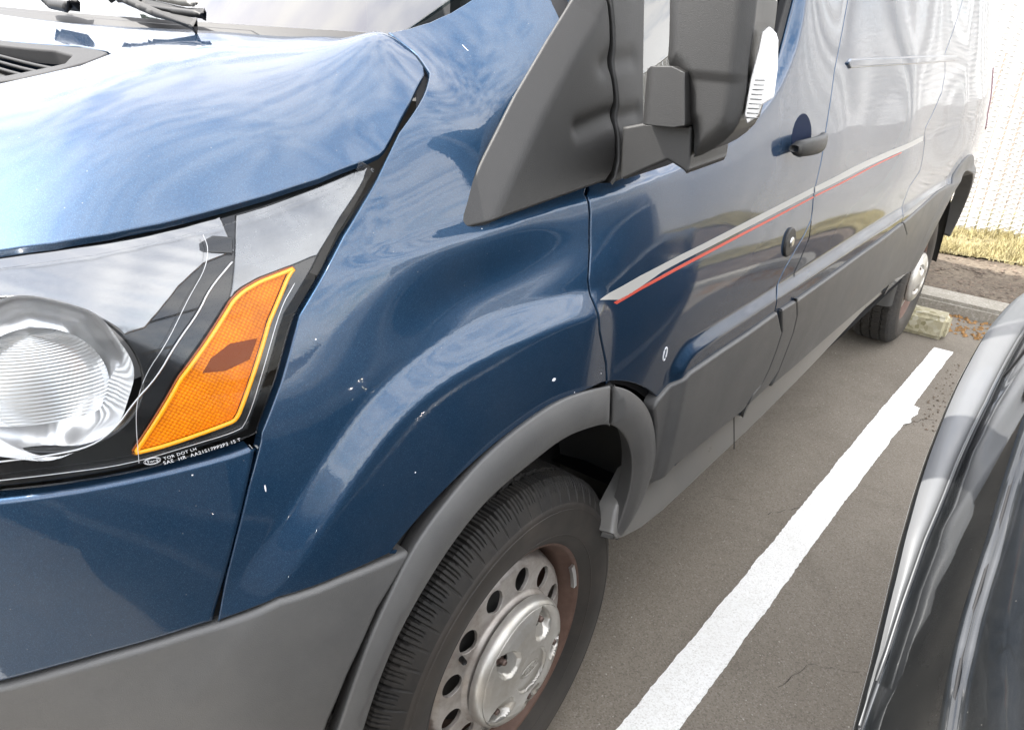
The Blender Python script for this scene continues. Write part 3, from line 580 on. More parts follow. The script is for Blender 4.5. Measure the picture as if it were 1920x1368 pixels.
for pts,w in (([(1.25,-.80),(1.32,-.93),(1.30,-1.02),(1.41,-1.09)],.0011),([(2.3,-1.22),(2.42,-1.27),(2.5,-1.42),(2.7,-1.5)],.0016),([(.62,-1.30),(.74,-1.33),(.80,-1.44)],.0010)):
    V,F=crack(pts,w);o=link('asphalt_crack',mkmesh('asphalt_crack',V,F,simple('crack_dark_brown',(.035,.03,.025),.95),False));o['kind']='structure'  # each crack is a thin dark brown strip laid on the asphalt
def grass():
    V=[];F=[]
    for i in range(52000):
        x=5.28+1.0*random.random()**.8;y=random.uniform(-9,2.2) if i%3 else random.uniform(-2.4,1)
        s=math.sin(x*9+y*4)+math.sin(y*11-x*5)
        h=random.uniform(.02,.065)*(1+.3*s);a=random.uniform(0,6.28);l=random.uniform(.2,1.2)*h;w_=.0028
        zz=.06+nz(x,y);k=len(V);c,d=math.cos(a),math.sin(a)
        V+=[(x-d*w_,y+c*w_,zz),(x+d*w_,y-c*w_,zz),(x+c*l,y+d*l,zz+h)];F.append([k,k+1,k+2])
    o=link('dry_grass',mkmesh('dry_grass',V,F,M_STRAW,False));o['kind']='stuff';o['label']='yellow dry grass along the foot of the white fence';o['category']='grass'
grass()
# ------------------------------------------------------------ fence
FX=6.18
fence=link('slatted_fence',None);fence.location=(0,0,0)
fence['label']='tall white privacy fence of slats woven into wire mesh behind the van';fence['category']='fence'
M_SLAT=simple('white_fence_slat',(.63,.615,.585),.5,var=.06,vscale=3)
M_WIRE=simple('galvanised_wire',(.42,.42,.42),.45,metal=.6)
def mkfence():
    pitch=.0762;n=292;y0=7.0;H0,H1=.07,2.95
    s=None
    for i in range(n):
        y=y0-i*pitch
        if s is None:
            s=box('slat',(-.006,-.031,H0),(.006,.031,H1),M_SLAT,fence,0);s.location=(FX,y,0)
        else:
            c=s.copy();COL.objects.link(c);c.parent=fence;c.location=(FX+random.uniform(-.003,.003),y,random.uniform(-.012,.012));c.rotation_euler=(random.uniform(-.004,.004),0,random.uniform(-.08,.08))
    V=[];F=[];r=.002
    nz_=int((H1-H0)/.0381)
    for i in range(n):
        for ph in (0,1):
            yc=y0-i*pitch+pitch/2
            base=len(V)
            for k in range(nz_+1):
                z=H0+k*.0381;y=yc+(pitch/2 if (k+ph)%2 else -pitch/2)*(1 if ph==0 else 1);x=FX+(-.0095 if ph==0 else -.0095)
                if ph==1 and i%1: pass
                for (a,b) in ((-r,-r),(r,-r),(0,r)): V.append((x+a-(.002 if k%2 else 0),y+b,z))
            for k in range(nz_):
                for j in range(3):
                    a=base+k*3+j;b=base+k*3+(j+1)%3;F.append([a,b,b+3,a+3])
    o=link('wire_mesh',mkmesh('wire_mesh',V,F,M_WIRE,False),fence);o['kind']='stuff'
    for i in range(8):
        y=7.0-i*3.05+.2
        lathe_z('fence_post',[(.03,0),(.03,3.02),(.02,3.05),(.0,3.055)],M_WIRE,fence,FX+.05,y)
    tube([(FX+.012,7.1,2.98),(FX+.012,-15.2,2.98)],.02,M_WIRE,'top_rail',fence,10)
def lathe_z(name,prof,m,parent,cx,cy,n=20,z0=0):
    V=[];F=[];k=len(prof)
    for i in range(n):
        a=2*math.pi*i/n
        for r,z in prof:V.append((cx+r*math.cos(a),cy+r*math.sin(a),z0+z))
    for i in range(n):
        j=(i+1)%n
        for q in range(k-1):F.append([i*k+q,j*k+q,j*k+q+1,i*k+q+1])
    return link(name,mkmesh(name,V,F,m),parent)
mkfence()
# ------------------------------------------------------------ van
van=link('van',None);van['label']='dark blue cargo van with grey lower trim and a silver and red side stripe';van['category']='van'
he=TR['hood_edge'];ff=TR['fender_front'];ds=TR['door_seam'];s1=TR['seam1'];s2=TR['seam2'];st=TR['fender_seam_top']
SIDE=f_side()
# hood: outline in (x,y)
eh=[(x,y) for x,y,z in TR['hood3']]
rear=[(float(GX(y)),y) for y in np.linspace(-.75,.75,25)][1:-1]
right=[(x,-y) for x,y in eh][::-1]
noseL=[(-.985,.0),(-.97,-.2),(-.93,-.4),(-.86,-.57),(-.76,-.69),(-.68,-.76)]
nose=[(x,-y) for x,y in noseL[::-1][:-1]]+noseL
gr=ccw(TR['grille'])
g0=[(-.385,-.10)]+list(TR['grille'])
GR=[(-.372,-.12),(-.377,-.26),(-.344,-.42),(-.348,-.505),(-.357,-.528),(-.401,-.54),(-.478,-.504),(-.54,-.40),(-.56,-.25),(-.56,-.12)]
hood=panel('hood',f_hood(),eh+rear+right+nose,M_BLUE,van,holes=[GR],step=.012,gap=.0004,roll=.002,depth=.006)
# vent grille in the hood
vg=panel('hood_vent',f_hood(.0005),chaikin(GR,1),M_VENT,van,holes=[[(-.392,-.13),(-.396,-.27),(-.372,-.41),(-.378,-.47),(-.405,-.505),(-.458,-.475),(-.515,-.38),(-.53,-.25),(-.53,-.13)]],step=.008,gap=.001,roll=.004,depth=.015)
for i in range(9):
    x=-.40-.0155*i;y1=-.50+.0-(.0 if i<4 else 0)+max(0,(i-3))*.026;pts=[(x-.0,y,float(HOOD(x,y)[0])-.010) for y in np.linspace(-.13,y1+.02,12)]
    tube(pts,.0022,M_VENT,'slat',vg,6)
tube([(-.385-.012*i,-.24-.004*i,float(HOOD(-.385-.012*i,-.24)[0])-.006) for i in range(13)],.004,M_VENT,'cross_bar',vg,6)
panel('vent_duct',f_hood(-.045),[(-.36,-.1),(-.36,-.55),(-.42,-.56),(-.58,-.4),(-.58,-.1)],M_LINER,vg,step=.05,noedge=True)
# fender
A0=s_arc=[(-.03+.556*math.cos(math.radians(a)),.345+.556*math.sin(math.radians(a))) for a in np.linspace(74,124,26)]
fender=panel('fender',SIDE,ff+[(.02,1.47)]+st+[(.075,1.30),(.07,1.19)]+ds+A0+[(-.3285,.803)]+TR['lower_top'][1:-1],M_BLUE,van,step=.0062,gap=.0012,roll=.0022,depth=.016)
# bumper (painted part) and its grey lower part
bt=TR['bumper_top'];bb=TR['bumper_bottom']
panel('bumper',SIDE,bt+[(-.76,.965),(-.86,.955),(-.95,.95),(-.95,.72),(-.86,.725),(-.78,.737)]+bb[::-1],M_BLUE,van,step=.0085,gap=.0012,roll=.006,depth=.016)
lt=TR['lower_top']
panel('lower_bumper',f_side(.004),lt+bb[1:]+[(-.78,.737),(-.86,.725),(-.95,.72),(-.95,.35),(-.465,.35),(-.462,.45),(-.452,.55),(-.437,.60),(-.41,.66),(-.365,.735),(-.31,.79)],M_GREY,van,step=.011,gap=.001,roll=.008,depth=.02)
# wheel-arch mouldings
def arcpts(r,a0,a1,n,cx=-.012,cz=.345): return [(cx+r*math.cos(math.radians(a)),cz+r*math.sin(math.radians(a))) for a in np.linspace(a0,a1,n)]
to=TR['arch_out'];ti=TR['arch_in'];do=TR['arch_out2'];di=TR['arch_in2']
sc=lambda L:chaikin(L,2,False)
panel('arch_moulding',f_side(.010),sc(to)+sc(ti)[::-1],M_GREY,van,step=.009,gap=.0008,roll=.004,depth=.035,pillow=(.008,.03))
panel('arch_moulding',f_side(.010),sc(do)+sc(di)[::-1],M_GREY,van,step=.009,gap=.0008,roll=.004,depth=.035,pillow=(.008,.03))
# front door with window opening
top=[(.20,1.60),(.42,1.86),(.70,2.12),(.95,2.16),(1.17,2.10),(1.20,1.8)]
WIN=chaikin([(.16,1.225),(.40,1.235),(.60,1.255),(.72,1.30),(.80,1.38),(.86,1.50),(.90,1.75),(.88,2.0),(.75,2.03),(.50,1.86),(.16,1.50)],2)
A1=[(-.03+.556*math.cos(math.radians(a)),.345+.556*math.sin(math.radians(a))) for a in np.linspace(20,74,22)]
door=panel('front_door',SIDE,ds[::-1]+[(.07,1.19),(.075,1.30),(.12,1.46)]+top+s1+[(.80,.572),(.45,.572)]+A1[4:-1],M_BLUE,van,holes=[WIN],step=.0072,gap=.0018,roll=.0022,depth=.016)
seal_in=chaikin([(.19,1.247),(.40,1.257),(.59,1.277),(.70,1.32),(.775,1.395),(.832,1.51),(.868,1.75),(.85,1.965),(.74,1.99),(.52,1.83),(.19,1.50)],2)
panel('window_seal',f_side(-.003),WIN,M_BLACK,door,holes=[seal_in],step=.01,gap=0,roll=.003,depth=.012)
panel('window',f_w0(-.058),WIN,M_GLASS,door,step=.02,noedge=True,gap=.005)
# door handle
def handle():
    b=[];x0,x1=.80,.985
    rec=circ(.905,1.213,.030,24)
    h=panel('handle_recess',f_side(.0008),chaikin([(.83,1.20),(.845,1.232),(.875,1.250),(.91,1.254),(.94,1.245),(.965,1.225),(.972,1.20),(.955,1.168),(.91,1.156),(.86,1.165)],1),simple('handle_cup_navy',(.004,.010,.03),.7,spec=.08),door,step=.006,roll=.001,depth=.002)
    V=[];F=[];n=22;k=12
    for i in range(n):
        t=i/(n-1);x=x0+(x1-x0)*t;z=1.189+.006*t+.0*math.sin(t*3)
        y=-(float(W(x,z)[0])+.012+.026*math.sin(math.pi*min(1,max(0,(t*.96+.02))))**.5)
        hz_=.019*(1-.25*abs(2*t-1)**4)
        if t in(0,1): hz_*=.5
        for j in range(k):
            a=2*math.pi*j/k;V.append((x,y+math.copysign(abs(math.cos(a))**.6,math.cos(a))*.010,z+math.copysign(abs(math.sin(a))**.7,math.sin(a))*hz_))
    for i in range(n-1):
        for j in range(k):F.append([i*k+j,i*k+(j+1)%k,(i+1)*k+(j+1)%k,(i+1)*k+j])
    F+=[list(range(k)),list(range((n-1)*k,n*k))[::-1]]
    link('door_handle',mkmesh('door_handle',V,F,M_MIRROR),door)
handle()
def disc_on_side(name,x,z,r,h,m,parent,n=28,rz=None,label=None):
    P=circ(x,z,r,n) if rz is None else [(x+r*math.cos(a),z+rz*math.sin(a)) for a in np.linspace(0,2*math.pi,n,endpoint=False)]
    return panel(name,f_side(h),P,m,parent,step=max(.0008,r/4),gap=0,roll=min(.004,h*.7+.0004),depth=h+.004,label=label)
lk=disc_on_side('door_lock',.884,.975,.034,.006,M_MIRROR,door)
disc_on_side('lock_barrel',.889,.975,.012,.009,M_SATIN,lk)
# door cladding
ctd=TR['clad_top_door'];cbd=TR['clad_bot_door']
i1=[p for p in s1 if p[1]<.81]
Ad=[(.327,.66),(.318,.72)]
panel('door_cladding',f_side(.008),ctd+i1[:-1]+cbd[::-1]+[(.335,.60),(.338,.66),(.318,.72)],M_GREY,door,step=.010,gap=.001,roll=.006,depth=.02)
panel('stripe',f_side(.0007),TR['stripe_s'],M_GREYTRIM,door,step=.010,gap=0,roll=.0002,depth=.0002)
panel('stripe',f_side(.0007),TR['stripe_r'],M_RED,door,step=.010,gap=0,roll=.0002,depth=.0002,label='thin red stripe')
# side panels
p1=s1[::-1]+[(1.20,1.8),(1.20,2.38),(2.9,2.40),(2.78,1.8)]+s2+[(2.3,.572),(.80,.572)]
sp=panel('side_panel',SIDE,p1,M_BLUE,van,step=.012,gap=.0022,roll=.002,depth=.016)
arch_r=arcpts(.53,12,158,26,3.3,.36)
p2=s2[::-1]+[(2.78,1.8),(2.9,2.40),(4.04,2.38),(4.05,1.8),(4.02,1.5),(3.96,1.2),(3.92,.8),(3.90,.50),(3.84,.47)]+arch_r+[(2.78,.50),(2.4,.50)]
rp=panel('rear_side_panel',SIDE,p2,M_BLUE,van,step=.014,gap=.002,roll=.002,depth=.016)
cts=TR['clad_top_side'];sf=TR['seam_flap']
ff_=[p for p in sf if p[1]<.83]
panel('fuel_flap_cladding',f_side(.008),[(.875,.817),(.976,.8145)]+ff_+[(.965,.575),(.83,.57)]+[p for p in s1 if p[1]<.80][::-1],M_GREY,sp,step=.01,gap=.0012,roll=.004,depth=.02)
s2l=[p for p in s2 if p[1]<.822]
panel('side_cladding',f_side(.008),[(.9857,.8135)]+cts[2:]+s2l[1:]+[(2.35,.545),(1.8,.56),(1.0,.565)]+ff_[::-1],M_GREY,sp,step=.014,gap=.0015,roll=.005,depth=.02)
# fuel flap seam in the paint above it
tube(S3([(a,b) for a,b in sf if b>=.81],-.0003),.0016,M_LINER,'fuel_flap_seam',sp,4)
panel('rear_cladding',f_side(.006),[(2.12,.824),(2.45,.840),(2.74,.862)]+arcpts(.595,122,50,16,3.3,.36)+[(3.76,.72),(3.86,.60),(3.87,.50),(3.83,.47)]+arcpts(.515,12,160,26,3.3,.36)+[(2.78,.50),(2.36,.545)]+[p for p in s2l[::-1]][:-1],M_GREY,rp,step=.018,gap=.0015,roll=.006,depth=.06)
panel('stripe',f_side(.0008),TR['stripe_s2'],M_GREYTRIM,sp,step=.02,gap=0,roll=.0002,depth=.0002)
panel('stripe',f_side(.0008),TR['stripe_r2'],M_RED,sp,step=.02,gap=0,roll=.0002,depth=.0002,label='thin red stripe')
panel('rail_trim',f_side(.006),[(1.235,1.352),(1.26,1.361),(2.34,1.372),(2.72,1.372),(2.72,1.352),(2.34,1.347),(1.26,1.338)],M_BLUE,sp,step=.012,gap=0,roll=.006,depth=.01)
panel('sill',((lambda u,v: np.stack([u,-WS(u,v),v],1)),-1),TR['sill_bot']+[(2.6,TR['sill_bot'][-1][1]),(2.72,.52),(2.74,.60),(.85,.60),(.335,.60),(.26,.56)],M_SILL,van,step=.014,gap=0,roll=.012,depth=.03)
panel('sill_joint',((lambda u,v: np.stack([u,-WS(u,v)-.0005,v],1)),-1),[(.815,.455),(.821,.455),(.828,.575),(.822,.575)],M_LINER,van,step=.02,gap=0,roll=.0002,depth=.0005)
# tail lamp on the rear corner
panel('tail_lamp',f_side(.004),[(3.90,1.02),(3.945,1.02),(3.98,1.32),(3.94,1.32)],simple('tail_lens',(.10,.012,.03),.15,coat=1),van,step=.02,roll=.006,depth=.03)
# inner black structure behind every shut gap, and the hidden right side
mirrorP=lambda L:[(x,z) for x,z in L]
shell=[(-.93,.45),(-.93,.93),(-.68,.95)]+[(-.50,.96),(-.455,.98),(-.30,1.17),(-.24,1.22),(-.17,1.29),(-.13,1.33),(.0,1.40),(.12,1.50),(.22,1.60),(.44,1.86),(.72,2.10),(1.2,2.38),(4.06,2.38),(4.0,.48),(3.84,.45)]+arcpts(.54,10,165,24,3.3,.36)+[(2.78,.47),(.30,.47)]+arcpts(.545,25,150,24,-.03,.345)+[(-.52,.45)]
panel('inner_body',f_side(-.020),shell,M_LINER,van,holes=[seal_in],step=.022,noedge=True)
def right_side():
    f=(lambda u,v:np.stack([u,W(u,v),v],1)),-1
    o=panel('right_side',f,shell,M_BLUE,van,step=.03,noedge=True)  # passenger window opening left out to block sun through the cab
right_side()
def roof():
    V=[];F=[];xs=[.98,1.1,1.3,2,3,3.8,4.0,4.08];nj=24
    for x in xs:
        zt=2.40+.10*min(1,(x-.95)/.35)**.5*1.0;
        if x>3.9: zt-=.06*(x-3.9)/.16
        w_=float(W(x,2.36)[0])
        for j in range(nj+1):
            t=-1+2*j/nj;V.append((x,t*w_,2.37+(zt-2.37)*(1-abs(t)**4)))
    for i in range(len(xs)-1):
        for j in range(nj):a=i*(nj+1)+j;F.append([a,a+1,a+nj+2,a+nj+1])
    link('roof',mkmesh('roof',V,F,M_BLUE),van)
    V=[(4.0,-.90,.5),(4.0,.90,.5),(4.07,.70,2.4),(4.07,-.70,2.4)]
    link('rear_doors',mkmesh('rear_doors',V,[[0,1,2,3]],M_BLUE),van)
    V=[(.45,-1.0,.462),(.45,.95,.462),(2.74,.95,.462),(2.74,-1.0,.462),(-.6,-.72,.42),(.62,-.72,.42),(.62,.95,.42),(-.6,.95,.42),(2.7,-.70,.42),(2.7,.95,.42),(3.98,.95,.42),(3.98,-.70,.42),(.60,-.95,.47),(.60,-.72,.47),(.60,-.72,1.15),(.60,-.95,1.15),(-.9,-.72,.4),(.62,-.72,.4),(.62,-.72,1.1),(-.9,-.72,.95)]
    link('floor_pan',mkmesh('floor_pan',V,[[0,1,2,3],[4,5,6,7],[8,9,10,11],[12,13,14,15],[16,17,18,19]],M_LINER),van)  # floor widened and unseen upright plates added to block sun leaks
    V=[(-.92,-.55,.35),(-.92,.55,.35),(-.95,.5,1.0),(-.95,-.5,1.0)]
    link('nose_panel',mkmesh('nose_panel',V,[[0,1,2,3]],M_BLACK),van)
roof()
# windscreen, cowl, dashboard, cab
def fG(off): return (lambda u,v:np.stack([u,v,1.352+.78*(u-GX(v))+off],1)),1
wbase=[(float(GX(y))+.004,y) for y in np.linspace(-.74,.74,31)]
wt=[(.98,.66),(1.04,0),(.98,-.66),(.55,-.72),(.2,-.755),(.05,-.79)]
ws_=panel('windscreen',fG(.0),wbase+wt,M_SCREEN,van,step=.03,gap=0,roll=.002,depth=.004)
panel('windscreen_border',fG(.0012),[(float(GX(y))+.004,y) for y in np.linspace(-.74,.74,31)]+[(float(GX(y))+.022,y*.985) for y in np.linspace(.74,-.74,31)],M_BLACK,ws_,step=.01,gap=0,roll=.0004,depth=.001)
def dash():
    V=[];F=[]
    for i,(dx,z) in enumerate([(.0,1.30),(.12,1.335),(.35,1.36),(.50,1.34),(.55,1.25),(.55,.8)]):
        for j in range(25):
            y=-.84+1.68*j/24;V.append((float(GX(np.clip(y,-.74,.74)))+dx+.02,y,z+.01*math.sin(y*9)))
    for i in range(5):
        for j in range(24):a=i*25+j;F.append([a,a+1,a+26,a+25])
    link('dashboard',mkmesh('dashboard',V,F,simple('dash_plastic',(.10,.10,.10),.6,bump=.3)),van)
    for y in(-.5,.5):
        s=link('seat',None,van);s['label']='cab seat';
        box('seat_cushion',(.75,y-.26,.75),(1.25,y+.26,.92),M_SEAT,s,.04);box('seat_back',(1.2,y-.25,.9),(1.35,y+.25,1.6),M_SEAT,s,.05);box('headrest',(1.22,y-.13,1.62),(1.32,y+.13,1.82),M_SEAT,s,.04)
    box('bulkhead',(1.55,-.9,.45),(1.6,.9,2.38),M_SEAT,van,0)
dash()
# ------------------------------------------------------------ wipers and cowl
def plate(name,tr,X,th,m,parent,step=.006,pillow=(.004,.008),roll=.002):
    return panel(name,f_plane('x',X),ccw(TR[tr]),m,parent,step=step,gap=0,roll=roll,depth=th,pillow=pillow)
cowl=panel('cowl_strip',fG(.004),[(float(GX(y))-.002,y) for y in np.linspace(-.60,.7,27)]+[(float(GX(y))+.016,y) for y in np.linspace(.7,-.55,27)],M_BLACK,van,step=.012,gap=0,roll=.004,depth=.02)
wp=plate('wiper_arm','wiper',-.232,.012,M_WIPER,van)
plate('wiper_blade','blade',-.220,.012,M_BLACK,wp,pillow=(.003,.004))
plate('wiper_bracket','bracket',-.212,.008,M_SILV,wp)
wq=plate('wiper_arm','wiper2',-.27,.02,M_BLACK,van)
# ------------------------------------------------------------ mirror cover plates
def dents(kind):
    def ex(u,v):
        P=np.c_[u,v];d=np.zeros(len(P))
        def gro(poly,w,dep):
            nonlocal d
            t=segdist(P,poly,False);d-=dep*np.exp(-(t/w)**2)
        if kind=='a':
            gro([(.035,1.268),(.09,1.281),(.125,1.286)],.013,.0065)
            gro([(.095,1.345),(.12,1.358)],.014,.005)
        else:
            gro([(.12,1.285),(.155,1.289)],.013,.004)
            gro([(.12,1.356),(.15,1.36)],.014,.003)
        return np.stack([0*d,-d,0*d],1)
    return ex
panel('mirror_sail',f_base(-.018),TR['cover_a'],M_MIRROR,van,step=.0045,gap=.0006,roll=.004,depth=.02,pillow=(.030,.045),pline=TR['cover_a'][:6],extra=dents('a'))
sail=panel('mirror_sail_base',f_base(-.004),TR['cover_b'],M_MIRROR,van,step=.0045,gap=.0006,roll=.004,depth=.02,extra=lambda u,v:dents('b')(u,v)+np.stack([0*u,0*u-.014,0*u],1))
panel('sail_gap_backing',f_base(-.018),[(x,z) for x,z in inset(TR['cover_a'],.016)],M_LINER,van,step=.02,noedge=True)  # added black backing that keeps the seam between the sail plates dark
panel('sail_gap_backing',f_base(-.0185),[(.07,1.205),(.16,1.21),(.17,1.42),(.07,1.42)],M_LINER,van,step=.02,noedge=True)
# mirror
def mirror():
    mr=link('side_mirror',None,van);mr['label']='dark grey moulded door mirror'
    fx=f_plane('x',.055)
    def ex(u,v): # convex shell with a shallow trough
        d=.012*np.exp(-((u+1.15)/.09)**2)+.003*sstep(1.350,1.358,v)
        return np.stack([-d,0*d,0*d],1)
    hd=TR['mirror_head']
    panel('mirror_shell',fx,hd+[(-1.19,1.66),(-1.10,1.66)],M_MIRROR,mr,step=.006,gap=0,roll=.006,depth=.10,pillow=(.014,.020),skirt_dir=(1,.12,0),sm=1,extra=ex)
    panel('mirror_glass',f_plane('x',.13),[(-1.10,1.28),(-1.17,1.29),(-1.18,1.6),(-1.10,1.6)],M_CHROME,mr,step=.03,gap=0)
    # folding pivot
    V=[];F=[]
    pv=TR['mirror_pivot']
    panel('mirror_pivot',f_plane('x',.040),pv,M_MIRROR,mr,step=.005,gap=0,roll=.0015,depth=.12,pillow=(.020,.024),pline=[(-1.066,1.36),(-1.066,1.28)],skirt_dir=(1,0,0))
    panel('mirror_arm',f_plane('x',.046),TR['mirror_foot'],M_MIRROR,mr,step=.006,gap=0,roll=.004,depth=.15,skirt_dir=(1,.1,0))
    lm=TR['mirror_lamp']
    panel('turn_lamp_back',f_plane('x',.052),lm,simple('lamp_white_reflector',(.75,.75,.75),.3,metal=.2,bump=.6,bscale=260),mr,step=.004,gap=0,roll=.002,depth=.03,skirt_dir=(1,.3,0))
    l=panel('turn_lamp_lens',f_plane('x',.048),lm,M_LENS,mr,step=.005,gap=0,roll=.002,depth=.006,skirt_dir=(1,.3,0))
    for i in range(9):
        z=1.312+.0052*i;tube([(.047,-1.199-.0004*i,z),(.047,-1.214,z+.001)],.0007,M_CHROME if i%2 else M_SATIN,'lamp_flute',l,4)
mirror()
# ------------------------------------------------------------ headlamp
def headlamp():
    ln=TR['lens'];
    bc=TR['bowl_c'][0];bc=(bc[0]-.006,bc[1]);R=.072
    hl=panel('headlamp',f_side(-.020),inset(ln,-.004),M_BEZEL,van,holes=[circ(bc[0],bc[1],R,60)],step=.008,gap=0,roll=.003,depth=.03)
    # reflector bowl, opening forwards and outwards
    c=S3([bc],-.020)[0];ax=np.array([.42,.90,-.05]);ax/=np.linalg.norm(ax)
    a1=np.cross(ax,[0,0,1.]);a1/=np.linalg.norm(a1);a2=np.cross(a1,ax)
    V=[];F=[];n=64;prof=[(R*1.10,-.012),(R*1.02,.0),(R*.97,.012),(R*.85,.03),(R*.65,.048),(R*.4,.058),(R*.18,.062),(.0001,.063)]
    k=len(prof)
    for i in range(n):
        a=2*math.pi*i/n
        for r,d in prof:
            r2=r*(1+.018*(math.cos(8*a)));p=c+ax*d+(a1*math.cos(a)+a2*math.sin(a))*r2;V.append(p)
    for i in range(n):
        for q in range(k-1):F.append([i*k+q,((i+1)%n)*k+q,((i+1)%n)*k+q+1,i*k+q+1])
    link('reflector_bowl',mkmesh('reflector_bowl',V,F,simple('aluminised_bowl',(.93,.93,.93),.14,metal=.8)),hl)
    # fluted inner dome
    V=[];F=[];nr=64
    for i in range(nr+1):
        v=math.cos(2.1*i/nr);
        for j in range(25):
            t=-1+2*j/24
            rr=math.sqrt(max(0,1-min(1,abs(v))**2))*R*.80
            p=c+a1*(t*rr)+a2*((v*.82-.28)*R)+ax*(.035-.030*math.sqrt(max(0,1-t*t*.9))+(.0005 if i%2 else 0))
            V.append(p)
    for i in range(nr):
        for j in range(24):a=i*25+j;F.append([a,a+1,a+26,a+25])
    link('fluted_lens',mkmesh('fluted_lens',V,F,simple('fluted_grey_lens',(.55,.56,.56),.25,metal=.7),False),hl)
    # a bulb shield and bulb
    # inner reflector fields
    panel('upper_reflector',f_side(-.0165),TR['silver_panel'],simple('grey_reflector',(.20,.205,.21),.25,metal=.8,var=.15,vscale=30),hl,step=.008,gap=.0,roll=.002,depth=.02)
    panel('upper_reflector',f_side(-.0160),[(-.438,1.206),(-.475,1.2005),(-.525,1.1945),(-.58,1.189),(-.62,1.184),(-.67,1.176),(-.735,1.166),(-.735,1.085)]+circ(bc[0],bc[1],R+.001,30,172,29)+[(-.538,1.118),(-.498,1.150),(-.470,1.166),(-.438,1.174)],simple('aluminised_field',(.24,.243,.247),.22,metal=.92),hl,step=.005,gap=.0,roll=.002,depth=.02,extra=lambda u,v:np.stack([0*u,-.0035-.010*np.clip((u+.43)/.25,-1,0)**2-.0002*np.sin((u*.35+v)*380)-.0030*np.sin((u*1.2-v)*34),0*u],1))
    panel('lamp_recess',f_side(-.0135),TR['dark_patch'],M_BEZEL,hl,step=.006,gap=0,roll=.002,depth=.01)
    tube(S3(chaikin(TR['housing_line_b'],2,False),-.014),.0011,M_SATIN,'bezel_ridge',hl,6)
    tube(S3(chaikin(TR['housing_line_a'],2,False),-.004),.00035,M_WHITE,'lens_moulding_line',hl,4)
    tube(S3(chaikin(TR['housing_line_c'],2,False),-.010),.0006,M_SATIN,'bezel_ridge',hl,4)
    for k in('rib1','rib2','rib3'): tube(S3(TR[k],-.019),.0012,M_BEZEL,'bezel_rib',hl,5)
    am=TR['amber']
    a=panel('amber_reflector',f_side(-.0125),inset(am,.0035),M_AMBER,hl,step=.005,gap=0,roll=.001,depth=.01)
    tube(S3(chaikin(inset(am,.0022),1),-.0105),.0022,M_AMBERRIM,'amber_rim',a,8,True)
    tube(S3(chaikin(inset(am,.0002),1),-.012),.0012,M_AMBERDK,'amber_rim',a,6,True)
    panel('amber_recess',f_side(-.0118),TR['amber_patch'],simple('amber_dark_brown',(.17,.035,.002),.6,spec=.1),a,step=.004,gap=0,roll=.0004,depth=.001)  # flat dark brown patch over the amber prisms
    lens=panel('lamp_lens',f_side(.001),ln,M_LENS,hl,step=.012,gap=.001,roll=.002,depth=.004)
    # moulded lettering on the lens
    def text(body,p0,p1,size,name='lens_lettering'):
        cu=bpy.data.curves.new('t','FONT');cu.body=body;cu.size=size;cu.extrude=0;cu.space_character=1.15
        ob=bpy.data.objects.new('t',cu);COL.objects.link(ob);bpy.context.view_layer.update()
        me=ob.to_mesh();V=[tuple(v.co) for v in me.vertices];F=[list(p.vertices) for p in me.polygons];ob.to_mesh_clear()
        COL.objects.unlink(ob);bpy.data.objects.remove(ob);bpy.data.curves.remove(cu)
        A=np.array(V);Lx=A[:,0].max();p0=np.array(p0);p1=np.array(p1);L=np.linalg.norm(p1-p0);d=(p1-p0)/L;u=np.array([-d[1],d[0]])
        uv=p0+A[:,:1]*(L/Lx)*d+A[:,1:2]*u
        link(name,mkmesh(name,S3(uv,.0016),F,M_WHITE,False),lens)
    t1=TR['text1'];t0=TR['text0']
    text('SAE  HR  AA21S17PP2P3 1S T',t1[0],t1[1],.0050);text('TOR DOT LH',t0[0],t0[1],.0042)
    ov=TR['oval'];c=(np.array(ov[0])+np.array(ov[1]))/2;d=np.array(ov[1])-np.array(ov[0]);L=np.linalg.norm(d);d/=L;u=np.array([-d[1],d[0]])
    for s in (1,.84):
        tube(S3([c+d*L/2*s*math.cos(a)+u*.0034*s*math.sin(a) for a in np.linspace(0,2*math.pi,28,endpoint=False)],.0014),.00022,M_WHITE,'oval_badge',lens,4,True)
    text('Ford',c-d*L*.30-u*.0014,c+d*L*.30-u*.0014,.0042)
headlamp()
